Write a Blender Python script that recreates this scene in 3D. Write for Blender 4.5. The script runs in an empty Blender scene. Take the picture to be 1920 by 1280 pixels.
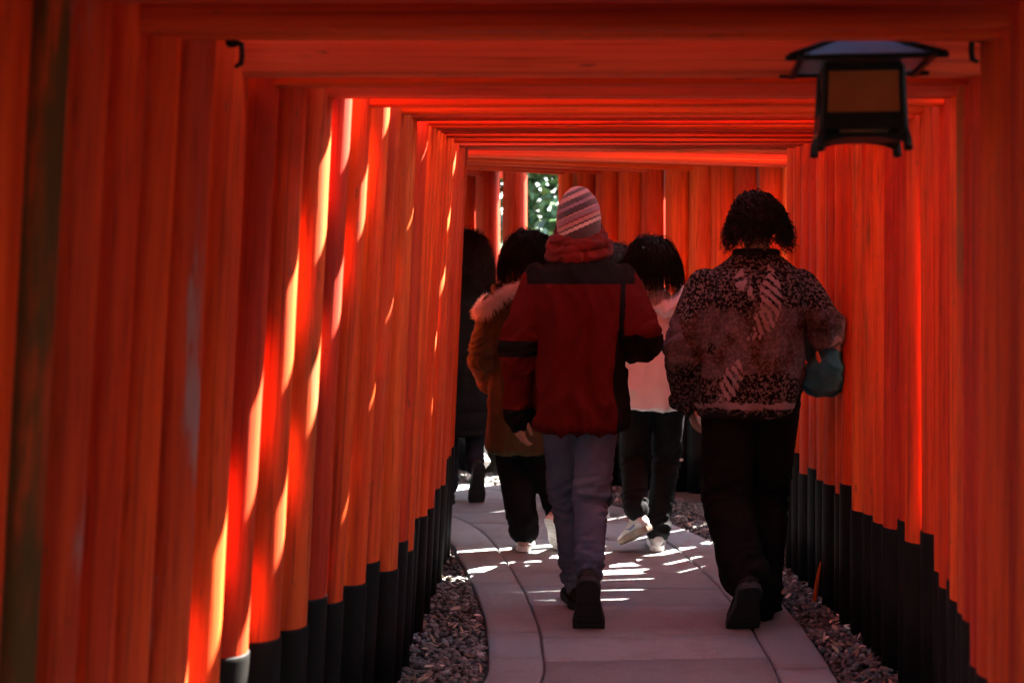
import bpy, math, random
import numpy as np
from mathutils import Vector, Matrix

random.seed(11)
rng = np.random.default_rng(11)
SC = bpy.context.scene
COL = SC.collection
R = math.radians

# ------------------------------------------------------------------ camera
cam_d = bpy.data.cameras.new('camera')
cam = bpy.data.objects.new('camera', cam_d)
COL.objects.link(cam)
cam.location = (0, 0, 1.4)
cam.rotation_euler = (R(90), 0, 0)
cam_d.sensor_width = 36
cam_d.lens = 50
cam_d.shift_y = -125 / 1920
cam_d.clip_start = 0.05
cam_d.clip_end = 1500
cam_d.dof.use_dof = True
cam_d.dof.focus_distance = 5.9
cam_d.dof.aperture_fstop = 2.8
SC.camera = cam

# ------------------------------------------------------------------ sky, sun, exposure
SUN_DIR = Vector((0.60, 0.60, 1.0)).normalized()
world = bpy.data.worlds.new('World')
SC.world = world
world.use_nodes = True
wn = world.node_tree
bg = wn.nodes['Background']
sky = wn.nodes.new('ShaderNodeTexSky')
sky.sky_type = 'NISHITA'
sky.sun_disc = False
sky.sun_elevation = math.asin(SUN_DIR.z)
sky.sun_rotation = math.atan2(SUN_DIR.x, SUN_DIR.y)
wn.links.new(sky.outputs[0], bg.inputs[0])
bg.inputs[1].default_value = 0.06
sun_d = bpy.data.lights.new('sun', 'SUN')
sun_d.energy = 5.0
sun_d.angle = R(0.53)
sun_d.color = (1.0, 0.93, 0.84)
sun = bpy.data.objects.new('sun', sun_d)
COL.objects.link(sun)
sun.rotation_euler = SUN_DIR.to_track_quat('Z', 'Y').to_euler()
SC.view_settings.view_transform = 'Standard'
SC.view_settings.look = 'None'
SC.view_settings.gamma = 1
SC.view_settings.exposure = 4.9
SC.render.engine = 'CYCLES'
SC.cycles.use_denoising = True
SC.cycles.max_bounces = 10
SC.cycles.diffuse_bounces = 6
SC.cycles.glossy_bounces = 4
SC.cycles.sample_clamp_indirect = 6

# ------------------------------------------------------------------ helpers
def link(o, parent=None):
    COL.objects.link(o)
    if parent is not None:
        o.parent = parent
    return o

def tag(o, label=None, cat=None, group=None, kind=None):
    if label: o['label'] = label
    if cat: o['category'] = cat
    if group: o['group'] = group
    if kind: o['kind'] = kind
    return o

def empty(name, loc=(0, 0, 0), rz=0):
    o = bpy.data.objects.new(name, None)
    o.empty_display_size = 0.1
    o.location = loc
    o.rotation_euler = (0, 0, rz)
    return link(o)

class MB:
    """collects closed pieces, builds one mesh"""
    def __init__(self):
        self.v = []
        self.f = []
    def add(self, verts, faces):
        n = len(self.v)
        self.v.extend([tuple(map(float, p)) for p in verts])
        self.f.extend([tuple(i + n for i in f) for f in faces])
    def box(self, c, s, rot=None):
        c = Vector(c)
        vs = []
        for z in (-1, 1):
            for x, y in ((-1, -1), (1, -1), (1, 1), (-1, 1)):
                p = Vector((x * s[0] / 2, y * s[1] / 2, z * s[2] / 2))
                if rot is not None: p = rot @ p
                vs.append(p + c)
        self.add(vs, [(3, 2, 1, 0), (4, 5, 6, 7), (0, 1, 5, 4), (1, 2, 6, 5), (2, 3, 7, 6), (3, 0, 4, 7)])
    def rings(self, rings, cap=True):
        """list of equally long rings of points -> skin"""
        n = len(rings[0])
        vs = [p for r in rings for p in r]
        fs = []
        for i in range(len(rings) - 1):
            for j in range(n):
                k = (j + 1) % n
                fs.append((i * n + j, i * n + k, (i + 1) * n + k, (i + 1) * n + j))
        if cap:
            fs.append(tuple(range(n - 1, -1, -1)))
            fs.append(tuple((len(rings) - 1) * n + j for j in range(n)))
        self.add(vs, fs)
    def tube(self, pts, rad, n=14, round_ends=True, side=Vector((1, 0, 0))):
        pts = [Vector(p) for p in pts]
        rad = [(r, r) if not isinstance(r, (tuple, list)) else r for r in rad]
        if round_ends:
            d0 = (pts[0] - pts[1]).normalized(); d1 = (pts[-1] - pts[-2]).normalized()
            a, b = min(rad[0]), min(rad[-1])
            pre = [(pts[0] + d0 * a * h, (rad[0][0] * w, rad[0][1] * w)) for h, w in ((.95, .3), (.7, .72), (.35, .93))]
            post = [(pts[-1] + d1 * b * h, (rad[-1][0] * w, rad[-1][1] * w)) for h, w in ((.35, .93), (.7, .72), (.95, .3))]
            pts = [p for p, _ in pre] + pts + [p for p, _ in post]
            rad = [r for _, r in pre] + rad + [r for _, r in post]
        rr = []
        for i, p in enumerate(pts):
            t = (pts[min(i + 1, len(pts) - 1)] - pts[max(i - 1, 0)]).normalized()
            s = side - t * side.dot(t)
            if s.length < 0.1:
                s = Vector((0, 1, 0)) - t * t.y
            s.normalize()
            u = t.cross(s)
            rr.append([p + s * rad[i][0] * math.cos(2 * math.pi * k / n) + u * rad[i][1] * math.sin(2 * math.pi * k / n) for k in range(n)])
        self.rings(rr)
    def ell(self, c, r, nu=16, nv=10, rot=None):
        c = Vector(c)
        rr = []
        for i in range(nv + 1):
            th = math.pi * (0.02 + 0.96 * i / nv) - math.pi / 2
            ring = []
            for j in range(nu):
                a = 2 * math.pi * j / nu
                p = Vector((r[0] * math.cos(th) * math.cos(a), r[1] * math.cos(th) * math.sin(a), r[2] * math.sin(th)))
                if rot is not None: p = rot @ p
                ring.append(c + p)
            rr.append(ring)
        self.rings(rr)
    def mesh(self, name, smooth=True):
        me = bpy.data.meshes.new(name)
        me.from_pydata(self.v, [], self.f)
        if smooth:
            me.polygons.foreach_set('use_smooth', [True] * len(me.polygons))
        me.update()
        return me
    def build(self, name, mat=None, parent=None, smooth=True):
        me = self.mesh(name, smooth)
        if mat is not None: me.materials.append(mat)
        return link(bpy.data.objects.new(name, me), parent)

def obj(name, me, parent=None, loc=None, rot=None, scale=None):
    o = bpy.data.objects.new(name, me)
    if loc is not None: o.location = loc
    if rot is not None: o.rotation_euler = rot
    if scale is not None: o.scale = scale
    return link(o, parent)

def np_mesh(name, verts, faces, mat=None, smooth=False):
    """verts (n,3), faces (m,k) arrays -> mesh"""
    me = bpy.data.meshes.new(name)
    verts = np.asarray(verts, np.float32); faces = np.asarray(faces, np.int32)
    me.vertices.add(len(verts)); me.vertices.foreach_set('co', verts.ravel())
    m, k = faces.shape
    me.loops.add(m * k); me.loops.foreach_set('vertex_index', faces.ravel())
    me.polygons.add(m); me.polygons.foreach_set('loop_start', np.arange(0, m * k, k, dtype=np.int32))
    if smooth: me.polygons.foreach_set('use_smooth', np.ones(m, bool))
    me.update(calc_edges=True)
    me.validate()
    if mat is not None: me.materials.append(mat)
    return me

_perm = np.random.default_rng(5).permutation(256).astype(np.int64)
_perm = np.concatenate([_perm, _perm, _perm])
_grad = np.random.default_rng(6).normal(size=(256, 3)); _grad /= np.linalg.norm(_grad, axis=1)[:, None]
def perlin(p):
    """gradient noise for an (n,3) array, about -0.7..0.7"""
    p = np.asarray(p, float)
    i = np.floor(p).astype(np.int64); f = p - i; i &= 255
    u = f * f * f * (f * (f * 6 - 15) + 10)
    out = 0
    for dx in (0, 1):
        for dy in (0, 1):
            for dz in (0, 1):
                h = _perm[_perm[_perm[i[:, 0] + dx] + i[:, 1] + dy] + i[:, 2] + dz]
                g = _grad[h]
                d = (g * (f - np.array((dx, dy, dz)))).sum(1)
                w = (u[:, 0] if dx else 1 - u[:, 0]) * (u[:, 1] if dy else 1 - u[:, 1]) * (u[:, 2] if dz else 1 - u[:, 2])
                out = out + w * d
    return out
def ridge(p):
    return (1 - np.minimum(np.abs(perlin(p)) * 2.6, 1)) ** 1.5

# ------------------------------------------------------------------ node helpers
def new_mat(name):
    m = bpy.data.materials.new(name)
    m.use_nodes = True
    nt = m.node_tree
    b = nt.nodes['Principled BSDF']
    return m, nt, b
def nd(nt, typ, ins=None, **props):
    n = nt.nodes.new(typ)
    for k, v in props.items(): setattr(n, k, v)
    for k, v in (ins or {}).items():
        if isinstance(v, bpy.types.NodeSocket): nt.links.new(v, n.inputs[k])
        else: n.inputs[k].default_value = v
    return n
def mth(nt, op, a, b=0.0, c=0.0, clamp=False):
    return nd(nt, 'ShaderNodeMath', {0: a, 1: b, 2: c}, operation=op, use_clamp=clamp).outputs[0]
def mixc(nt, fac, a, b, blend='MIX'):
    n = nt.nodes.new('ShaderNodeMix'); n.data_type = 'RGBA'; n.blend_type = blend
    for idx, v in ((0, fac), (6, a), (7, b)):
        if isinstance(v, bpy.types.NodeSocket): nt.links.new(v, n.inputs[idx])
        elif idx == 0: n.inputs[0].default_value = v
        else: n.inputs[idx].default_value = (*v[:3], 1)
    return n.outputs[2]
def smooth(nt, x, lo, hi):
    return nd(nt, 'ShaderNodeMapRange', {0: x, 1: lo, 2: hi, 3: 0.0, 4: 1.0}, interpolation_type='SMOOTHSTEP').outputs[0]
def coords(nt, scale=(1, 1, 1), rnd=0.0):
    tc = nt.nodes.new('ShaderNodeTexCoord')
    mp = nd(nt, 'ShaderNodeMapping', {0: tc.outputs['Object'], 3: scale})
    out = mp.outputs[0]
    if rnd:
        oi = nt.nodes.new('ShaderNodeObjectInfo')
        out = nd(nt, 'ShaderNodeVectorMath', {0: out, 1: nd(nt, 'ShaderNodeVectorMath', {0: mth(nt, 'MULTIPLY', oi.outputs['Random'], rnd)}, operation='MULTIPLY').outputs[0]}, operation='ADD').outputs[0]
        vm = [n for n in nt.nodes if n.bl_idname == 'ShaderNodeVectorMath' and n.operation == 'MULTIPLY'][-1]
        vm.inputs[1].default_value = (1, 1.7, 2.3)
    return out
def noise(nt, vec, scale, detail=4, rough=0.55):
    return nd(nt, 'ShaderNodeTexNoise', {'Vector': vec, 'Scale': scale, 'Detail': detail, 'Roughness': rough}).outputs[0]
def bump(nt, b, h, strength=0.3, dist=0.01):
    n = nd(nt, 'ShaderNodeBump', {'Height': h, 'Strength': strength, 'Distance': dist})
    nt.links.new(n.outputs[0], b.inputs['Normal'])

# ------------------------------------------------------------------ wood, stone and metal materials
def vermilion(name, base, alt, wear_col, wear, axis='z', rough=0.5, streak=0.6):
    """painted wood: lengthwise grain, uneven paint, worn patches"""
    m, nt, b = new_mat(name)
    sc = {'z': (1, 1, .045), 'x': (.045, 1, 1)}[axis]
    v = coords(nt, sc, 40.0)
    n1 = noise(nt, v, 22, 5, .6)
    n2 = noise(nt, v, 95, 4, .6)
    sc2 = {'z': (1, 1, .22), 'x': (.22, 1, 1)}[axis]
    v2 = coords(nt, sc2, 23.0)
    n3 = noise(nt, v2, 5.5, 5, .62)
    oi = nt.nodes.new('ShaderNodeObjectInfo')
    c = mixc(nt, smooth(nt, n1, .35, .68), base, alt)
    c = mixc(nt, mth(nt, 'MULTIPLY', smooth(nt, n2, .50, .72), streak), c, [x * .35 for x in alt])
    n4 = noise(nt, coords(nt, {'z': (1, 1, .012), 'x': (.012, 1, 1)}[axis], 17.0), 60, 3, .5)
    c = mixc(nt, mth(nt, 'MULTIPLY', smooth(nt, n4, .61, .69), .5), c, [x * .22 for x in alt])
    n5 = noise(nt, coords(nt, {'z': (1, 1, .3), 'x': (.3, 1, 1)}[axis], 11.0), 55, 4, .6)
    c = mixc(nt, mth(nt, 'MULTIPLY', smooth(nt, n5, .66, .71), .75), c, (.11, .045, .025))
    w = smooth(nt, mth(nt, 'ADD', n3, mth(nt, 'MULTIPLY', n1, .25)), .82 - wear, .90 - wear * .8)
    c = mixc(nt, w, c, wear_col)
    hsv = nd(nt, 'ShaderNodeHueSaturation', {'Hue': mth(nt, 'ADD', .495, mth(nt, 'MULTIPLY', oi.outputs['Random'], .010)),
             'Saturation': 1.0, 'Value': mth(nt, 'ADD', .72, mth(nt, 'MULTIPLY', oi.outputs['Random'], .42)), 'Color': c})
    nt.links.new(hsv.outputs[0], b.inputs['Base Color'])
    r = mth(nt, 'ADD', rough, mth(nt, 'MULTIPLY', n1, .25))
    nt.links.new(mth(nt, 'ADD', r, mth(nt, 'MULTIPLY', w, .25)), b.inputs['Roughness'])
    b.inputs['Specular IOR Level'].default_value = .17
    bump(nt, b, mth(nt, 'ADD', mth(nt, 'MULTIPLY', n2, .6), mth(nt, 'MULTIPLY', n1, .8)), .5, .005)
    return m

VERM = (.60, .064, .008); VERM2 = (.43, .032, .006)
M_POST = vermilion('vermilion_paint', VERM, VERM2, (.40, .12, .06), .02)
M_POST_OR = vermilion('orange_faded_paint', (.62, .088, .012), (.44, .046, .009), (.24, .075, .022), .12, streak=.75)
M_POST_MOSS = vermilion('moss_darkened_paint', (.42, .055, .014), (.24, .045, .013), (.085, .055, .018), .26, rough=.65, streak=.8)
M_POST_PALE = vermilion('peeling_paint', (.58, .070, .012), (.42, .042, .009), (.34, .19, .17), .11, rough=.5)
M_BEAM = vermilion('beam_paint', VERM, VERM2, (.42, .11, .06), .02, axis='x')
M_BEAM_PINK = vermilion('chalky_beam_paint', (.58, .10, .045), (.48, .065, .028), (.42, .16, .10), .06, axis='x', rough=.55)

def plain(name, col, rough=.5, var=.3, scale=20, bmp=.1, metal=0.0, dist=.003, stretch=(1, 1, 1)):
    m, nt, b = new_mat(name)
    v = coords(nt, stretch)
    n = noise(nt, v, scale, 5, .6)
    nt.links.new(mixc(nt, n, [x * (1 - var) for x in col], [min(x * (1 + var), 1) for x in col]), b.inputs['Base Color'])
    nt.links.new(mth(nt, 'ADD', rough - .08, mth(nt, 'MULTIPLY', n, .16)), b.inputs['Roughness'])
    b.inputs['Metallic'].default_value = metal
    if bmp: bump(nt, b, noise(nt, v, scale * 4, 3), bmp, dist)
    return m
M_BLACK = plain('black_base_paint', (.0065, .006, .0055), .62, .6, 40, .4, stretch=(1, 1, .06))
M_BLACK.node_tree.nodes['Principled BSDF'].inputs['Specular IOR Level'].default_value = .09
M_IRON = plain('black_iron', (.009, .0085, .008), .5, .4, 30, .2)
M_IRON.node_tree.nodes['Principled BSDF'].inputs['Specular IOR Level'].default_value = .15
M_CAP = plain('black_roof_cap', (.03, .028, .026), .6, .4, 15, .2)

def stone_mat():
    m, nt, b = new_mat('granite_slab')
    v = coords(nt, (1, 1, 1), 30.0)
    n = noise(nt, v, 3.0, 5, .6); f = noise(nt, v, 220, 3, .7); g = noise(nt, v, 28, 5, .65)
    c = mixc(nt, n, (.14, .152, .155), (.22, .235, .24))
    c = mixc(nt, mth(nt, 'MULTIPLY', smooth(nt, f, .48, .66), .6), c, (.10, .09, .09))
    c = mixc(nt, mth(nt, 'MULTIPLY', smooth(nt, g, .55, .75), .35), c, (.17, .15, .145))
    st = noise(nt, v, 7, 6, .7)
    c = mixc(nt, mth(nt, 'MULTIPLY', smooth(nt, st, .50, .66), .55), c, (.13, .12, .115))
    oi = nt.nodes.new('ShaderNodeObjectInfo')
    hsv = nd(nt, 'ShaderNodeHueSaturation', {'Value': mth(nt, 'ADD', .85, mth(nt, 'MULTIPLY', oi.outputs['Random'], .3)), 'Color': c})
    nt.links.new(hsv.outputs[0], b.inputs['Base Color'])
    b.inputs['Roughness'].default_value = .78
    bump(nt, b, mth(nt, 'ADD', mth(nt, 'MULTIPLY', f, .5), g), .8, .008)
    return m
M_STONE = stone_mat()

def random_mat(name, ramp, rough=.8, attr='tone'):
    """colour picked per piece through a point attribute"""
    m, nt, b = new_mat(name)
    a = nd(nt, 'ShaderNodeAttribute', attribute_name=attr)
    r = nt.nodes.new('ShaderNodeValToRGB')
    nt.links.new(a.outputs['Fac'], r.inputs[0])
    e = r.color_ramp.elements
    while len(e) < len(ramp): e.new(0.5)
    for i, c in enumerate(ramp):
        e[i].position = i / (len(ramp) - 1); e[i].color = (*c, 1)
    nt.links.new(r.outputs[0], b.inputs['Base Color'])
    b.inputs['Roughness'].default_value = rough
    return m, nt, b
M_GRAVEL = random_mat('gravel', [(.022, .021, .02), (.052, .050, .046), (.09, .085, .078), (.15, .14, .13), (.32, .31, .29)])[0]
M_SOIL = plain('leaf_litter_soil', (.06, .048, .036), .9, .5, 6, .6, dist=.02)

def leaf_mat(name, ramp):
    m, nt, b = random_mat(name, ramp, .5)
    b.inputs['Subsurface Weight'].default_value = 0
    out = nt.nodes['Material Output']
    tr = nt.nodes.new('ShaderNodeBsdfTranslucent')
    src = b.inputs['Base Color'].links[0].from_socket
    nt.links.new(src, tr.inputs[0])
    mx = nd(nt, 'ShaderNodeMixShader', {0: .22, 1: b.outputs[0], 2: tr.outputs[0]})
    nt.links.new(mx.outputs[0], out.inputs[0])
    return m
M_LEAF = leaf_mat('evergreen_leaf', [(.025, .055, .022), (.04, .09, .03), (.07, .13, .05), (.12, .19, .08)])
M_LEAF2 = leaf_mat('bright_leaf', [(.05, .10, .03), (.08, .16, .04), (.12, .22, .06), (.18, .27, .12)])
M_BARK = plain('bark', (.10, .075, .06), .9, .5, 12, .8, dist=.02, stretch=(1, 1, .2))
# ================================================================== corridor layout (metres, camera at the origin)
def interp(x, xs, ys): return float(np.interp(x, xs, ys))
YS = [-3.5, -1, 2.3, 3.0, 3.42, 4.36, 4.9, 6.0, 6.9]
LT = [-1.9, -1.5, -.85, -.69, -.60, -.385, -.285, -.245, -.225]      # inner face of the left posts at tie-beam height
RT = [-.25, .15, .86, 1.01, 1.096, 1.30, 1.325, 1.325, 1.315]        # inner face of the right posts

gates = []   # (cx, cy, yaw, wl, wr, nuki_bottom, open_roof)
def tie_z(y): return interp(y, [2, 4.3, 5.3, 7.5, 9], [1.885, 1.89, 1.925, 2.055, 2.09])
y = 0.55
EXPL = {}    # tie-beam heights read off the photograph near the camera
near = [2.20, 2.32, 2.44, 2.56, 2.70, 2.84, 2.985, 3.165, 3.345, 3.53, 3.715, 3.90, 4.06, 4.23, 4.40, 4.57, 4.74]
nearz = [1.91, 1.905, 1.91, 1.897, 1.92, 1.885, 1.895, 2.00, 1.866, 1.868, 1.93, 1.885, 2.06, 1.90, 2.06, 1.915, 1.915]
# gates whose top beams leave the sun a way in: (tie beam depth, height), (top beam depth, height), top beam centre above ground
SPEC = {4.06: ((.04, .06), (.12, .10), 2.18), 4.23: ((.05, .07), (.09, .10), 2.42), 4.40: ((.04, .06), (.10, .10), 2.18), 4.57: ((.05, .07), (.09, .10), 2.42)}
ylist = [-3.6 + .2 * k for k in range(20)] + [0.45, 0.66, 0.87, 1.08, 1.29, 1.50, 1.70, 1.89, 2.07] + near
zlist = [1.92] * 29 + nearz
yy = 4.74
while yy < 6.75:
    yy += .160 + random.uniform(-.006, .006)
    ylist.append(yy); zlist.append(tie_z(yy) + random.uniform(-.012, .02))
for yv, z in zip(ylist, zlist):
    l, r = interp(yv, YS, LT), interp(yv, YS, RT)
    c = (l + r) / 2
    g = dict(c=(c, yv), yaw=R(random.uniform(-.5, .5)), wl=c - l, wr=r - c, z=z, nk=(.065, .12) if yv < 5.0 else (.045, .10), kk=(.21 if yv < 2.1 else .122 if yv < 2.9 else .18, .12) if yv < 3.85 else (.045, .168 if (4.95 < yv < 5.2 or 6.3 < yv < 6.6) else .205), kz=max(z, 1.89) + (.33 if yv > 3.85 else .32) + ((.13 if yv < 2.1 else .03) if len(gates) % 2 else 0))
    if 3.8 < yv < 4: g['kz'] = 2.18
    if yv == 3.165: g['kk'] = (.07, .22); g['kz'] = 2.26
    if 4.85 < yv < 4.95: g['nk'], g['kk'], g['kz'] = (.05, .07), (.08, .10), 2.42
    if yv in SPEC: g['nk'], g['kk'], g['kz'] = SPEC[yv]
    gates.append(g)
# the bend to the left: right and left posts follow their own lines, each gate joins a pair
def walk(P, steps=None, frac=None):
    P = np.array(P, float)
    L = np.concatenate([[0], np.cumsum(np.linalg.norm(np.diff(P, axis=0), axis=1))])
    if frac is None:
        q = []; a = 0
        while True:
            yv = float(np.interp(a, L, P[:, 1]))
            a += steps(yv)
            if a > L[-1]: break
            q.append(a)
        q = np.array(q)
    else:
        q = frac * L[-1]
    return np.c_[np.interp(q, L, P[:, 0]), np.interp(q, L, P[:, 1])], q / L[-1]
def curve(P, k=14):
    P = np.array(P, float)
    t = np.linspace(0, len(P) - 1, (len(P) - 1) * k)
    return spline(P, t)
def spline(P, t):
    t = np.clip(np.asarray(t, float), 0, len(P) - 1.0001)
    i = t.astype(int); f = (t - i)[..., None]
    g = lambda k: P[np.clip(i + k, 0, len(P) - 1)]
    a, b, c, d = g(-1), g(0), g(1), g(2)
    return .5 * ((2 * b) + (-a + c) * f + (2 * a - 5 * b + 4 * c - d) * f ** 2 + (-a + 3 * b - 3 * c + d) * f ** 3)
y0 = gates[-1]['c'][1]
rr1, fr = walk(curve([(1.315, y0), (1.68, y0 + .42), (2.00, 7.75), (2.04, 8.35), (1.78, 8.92), (1.22, 9.34), (.62, 9.64), (.275, 9.82)]), steps=lambda yv: .165 if yv > 8.55 else (.165 if yv < 7.2 else .225))
n1 = len(rr1); rr1[-1, 0] += .05
ll1, _ = walk(curve([(-.225, y0), (-.235, 7.35), (-.33, 7.75), (-.56, 8.1), (-.95, 8.40), (-1.25, 8.55)]), frac=fr)
rr2 = np.array([(-.045, 10.0), (-.235, 10.12), (-.40, 10.22), (-.56, 10.31), (-.73, 10.40)] + [(-.92 - .19 * k, 10.48 + .03 * k) for k in range(8)])
ll2 = np.array([(-1.42, 8.60), (-1.58, 8.64), (-1.74, 8.67), (-1.90, 8.70), (-2.06, 8.72)] + [(-2.22 - .17 * k, 8.74 + .02 * k) for k in range(8)])
LL, RR = np.concatenate([ll1, ll2]), np.concatenate([rr1, rr2])
MID = (LL + RR) / 2
for i, (p, q) in enumerate(zip(LL, RR)):
    m = MID[i]
    sp = float(np.linalg.norm(MID[min(i + 1, len(MID) - 1)] - MID[max(i - 1, 0)])) / 2
    w = float(np.linalg.norm(q - p)) / 2
    yaw = math.atan2(q[1] - p[1], q[0] - p[0])
    z = tie_z(m[1]) + (0 if 7.4 < m[1] < 8.5 else random.uniform(-.006, .012)) + (.05 if (i > 8 and i % 2) else 0)
    slit = 7.80 < m[1] < 8.50
    g = dict(c=(float(m[0]), float(m[1])), yaw=yaw, wl=w + (0, .13, .26)[i % 3] * (i > 5), wr=w, z=z - (.05 if slit and i > 8 and i % 2 else 0),
             nk=(.03, .05) if slit else (.06, .12), kk=(.036, .035) if slit else ((.05, .23) if m[1] < 7.80 else (.26, .10)))
    g['kz'] = g['z'] + .05 + .0185 if slit else z + (.33 if m[1] < 7.8 else .20) + (.11 if i % 2 and m[1] > 7.85 else 0)
    gates.append(g)

# ================================================================== ground
def ground():
    n = 90
    xs = np.concatenate([-np.geomspace(200, 4, 18), np.linspace(-3.5, 3.5, 54), np.geomspace(4, 200, 18)])
    ys = np.concatenate([-np.geomspace(200, 4, 14) + 2, np.linspace(-1, 13, 70), np.geomspace(14, 300, 20)])
    X, Y = np.meshgrid(xs, ys)
    d = np.maximum(np.abs(X - .4) - 3, 0) + np.maximum(Y - 12, 0)
    Z = -.035 + np.minimum(d * .05, 2.5) + .25 * np.minimum(d * .2, 1) * perlin(np.stack([X.ravel() * .35, Y.ravel() * .35, X.ravel() * 0], 1)).reshape(X.shape)
    ny, nx = X.shape
    idx = np.arange(ny * nx).reshape(ny, nx)
    f = np.stack([idx[:-1, :-1], idx[:-1, 1:], idx[1:, 1:], idx[1:, :-1]], -1).reshape(-1, 4)
    me = np_mesh('ground', np.stack([X, Y, Z], -1).reshape(-1, 3), f, M_SOIL, True)
    tag(obj('ground', me), kind='structure')
ground()

# ------------------------------------------------------------------ paved footpath of slabs
PL = np.array([(-1.15, 0), (-.98, 1), (-.74, 2), (-.49, 3), (-.27, 4), (-.105, 4.88), (-.09, 5.25), (-.12, 5.88), (-.235, 6.85), (-.42, 7.9), (-.72, 8.5), (-1.12, 8.93), (-1.75, 9.2)])
PR = np.array([(.10, -.2), (.33, .85), (.56, 1.9), (.80, 2.9), (1.02, 3.95), (1.125, 4.88), (1.15, 5.35), (1.158, 5.9), (1.13, 6.75), (.97, 7.8), (.52, 8.8), (-.15, 9.5), (-1.0, 9.85)])
def path_pt(t, v):
    L, Rr = spline(PL, t), spline(PR, t)
    return L + (Rr - L) * np.asarray(v)[..., None]
# arclength of the centre line
tt = np.linspace(0, len(PL) - 1.001, 800)
cl = path_pt(tt, np.full(800, .5))
arc = np.concatenate([[0], np.cumsum(np.linalg.norm(np.diff(cl, axis=0), axis=1))])
def t_at(s): return float(np.interp(s, arc, tt))

path = tag(empty('footpath'), kind='structure')
bed = MB()
def slab(s0, s1, v0, v1, parent):
    gap = .004
    n = max(3, int((s1 - s0) / .10)); m = 4
    S = np.concatenate([[s0 + gap, s0 + gap], np.linspace(s0 + gap + .007, s1 - gap - .007, n + 1), [s1 - gap, s1 - gap]])
    w = 1.2
    gv = gap / w
    V = np.concatenate([[v0 + gv, v0 + gv], np.linspace(v0 + gv + .006, v1 - gv - .006, m + 1), [v1 - gv, v1 - gv]])
    T = np.interp(S, arc, tt)
    TT, VV = np.meshgrid(T, V, indexing='ij')
    jit = .004
    XY = path_pt(TT, VV)
    XY = XY + jit * np.stack([perlin(np.c_[XY.reshape(-1, 2) * 6, np.full(XY.size // 2, 3.3)]), perlin(np.c_[XY.reshape(-1, 2) * 6, np.full(XY.size // 2, 9.3)])], 1).reshape(XY.shape)
    Z = np.full(TT.shape, 0.0) + random.uniform(-.0025, .0025) + .003 * perlin(np.c_[XY.reshape(-1, 2) * 2.5, np.zeros(XY.size // 2)]).reshape(TT.shape)
    Z[1, :] -= .006; Z[-2, :] -= .006; Z[:, 1] -= .006; Z[:, -2] -= .006
    Z[0, :] = -.05; Z[-1, :] = -.05; Z[:, 0] = -.05; Z[:, -1] = -.05
    a, b = TT.shape
    idx = np.arange(a * b).reshape(a, b)
    f = np.stack([idx[:-1, :-1], idx[:-1, 1:], idx[1:, 1:], idx[1:, :-1]], -1).reshape(-1, 4)[:, ::-1]
    me = np_mesh('slab', np.concatenate([XY, Z[..., None]], -1).reshape(-1, 3), f, M_STONE)
    obj('slab', me, parent)
S0, S1 = 2.2, arc[-1]
def run(v0, v1, lo, hi, start, split=False):
    s = start
    while s < S1 - .3:
        e = min(s + random.uniform(lo, hi), S1)
        slab(s, e, v0, v1, path)
        s = e
run(0, .165, .75, 1.15, S0)
s = S0
k = 0
while s < S1 - .3:
    e = min(s + random.choice([.34, .42, .50, .62]), S1)
    if k % 4 == 2:
        vm = random.choice([.40, .55, .62]); slab(s, e, .165, vm, path); slab(s, e, vm, .835, path)
    else:
        slab(s, e, .165, .835, path)
    s = e; k += 1
run(.835, 1.0, .75, 1.15, S0 + .3)
# mortar bed under the slabs
n = 120
T = np.linspace(t_at(S0 - .02), len(PL) - 1.01, n)
E = np.concatenate([path_pt(T, np.full(n, .004)), path_pt(T, np.full(n, .996))])
i = np.arange(n - 1)
me = np_mesh('mortar_bed', np.c_[E, np.full(len(E), -.016)], np.stack([i, i + n, i + n + 1, i + 1], 1), plain('mortar', (.07, .06, .055), .9, .4, 40, .3))
obj('mortar_bed', me, path)

# ------------------------------------------------------------------ gravel beds (thousands of small stones)
def ico(seed):
    r = np.random.default_rng(seed)
    ph = (1 + 5 ** .5) / 2
    v = np.array([(-1, ph, 0), (1, ph, 0), (-1, -ph, 0), (1, -ph, 0), (0, -1, ph), (0, 1, ph), (0, -1, -ph), (0, 1, -ph), (ph, 0, -1), (ph, 0, 1), (-ph, 0, -1), (-ph, 0, 1)]) / 1.902
    f = np.array([(0, 11, 5), (0, 5, 1), (0, 1, 7), (0, 7, 10), (0, 10, 11), (1, 5, 9), (5, 11, 4), (11, 10, 2), (10, 7, 6), (7, 1, 8), (3, 9, 4), (3, 4, 2), (3, 2, 6), (3, 6, 8), (3, 8, 9), (4, 9, 5), (2, 4, 11), (6, 2, 10), (8, 6, 7), (9, 8, 1)])
    return v * r.uniform(.75, 1.2, (12, 1)), f
def rotmats(n, r, tilt):
    a = r.uniform(0, 2 * np.pi, n); b = r.normal(0, tilt, n); c = r.normal(0, tilt, n)
    ca, sa, cb, sb, cc, sc_ = np.cos(a), np.sin(a), np.cos(b), np.sin(b), np.cos(c), np.sin(c)
    z = np.zeros(n); o = np.ones(n)
    A = np.stack([ca, -sa, z, sa, ca, z, z, z, o], 1).reshape(n, 3, 3)
    B = np.stack([o, z, z, z, cb, -sb, z, sb, cb], 1).reshape(n, 3, 3)
    C = np.stack([cc, z, sc_, z, o, z, -sc_, z, cc], 1).reshape(n, 3, 3)
    return C @ B @ A
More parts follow.
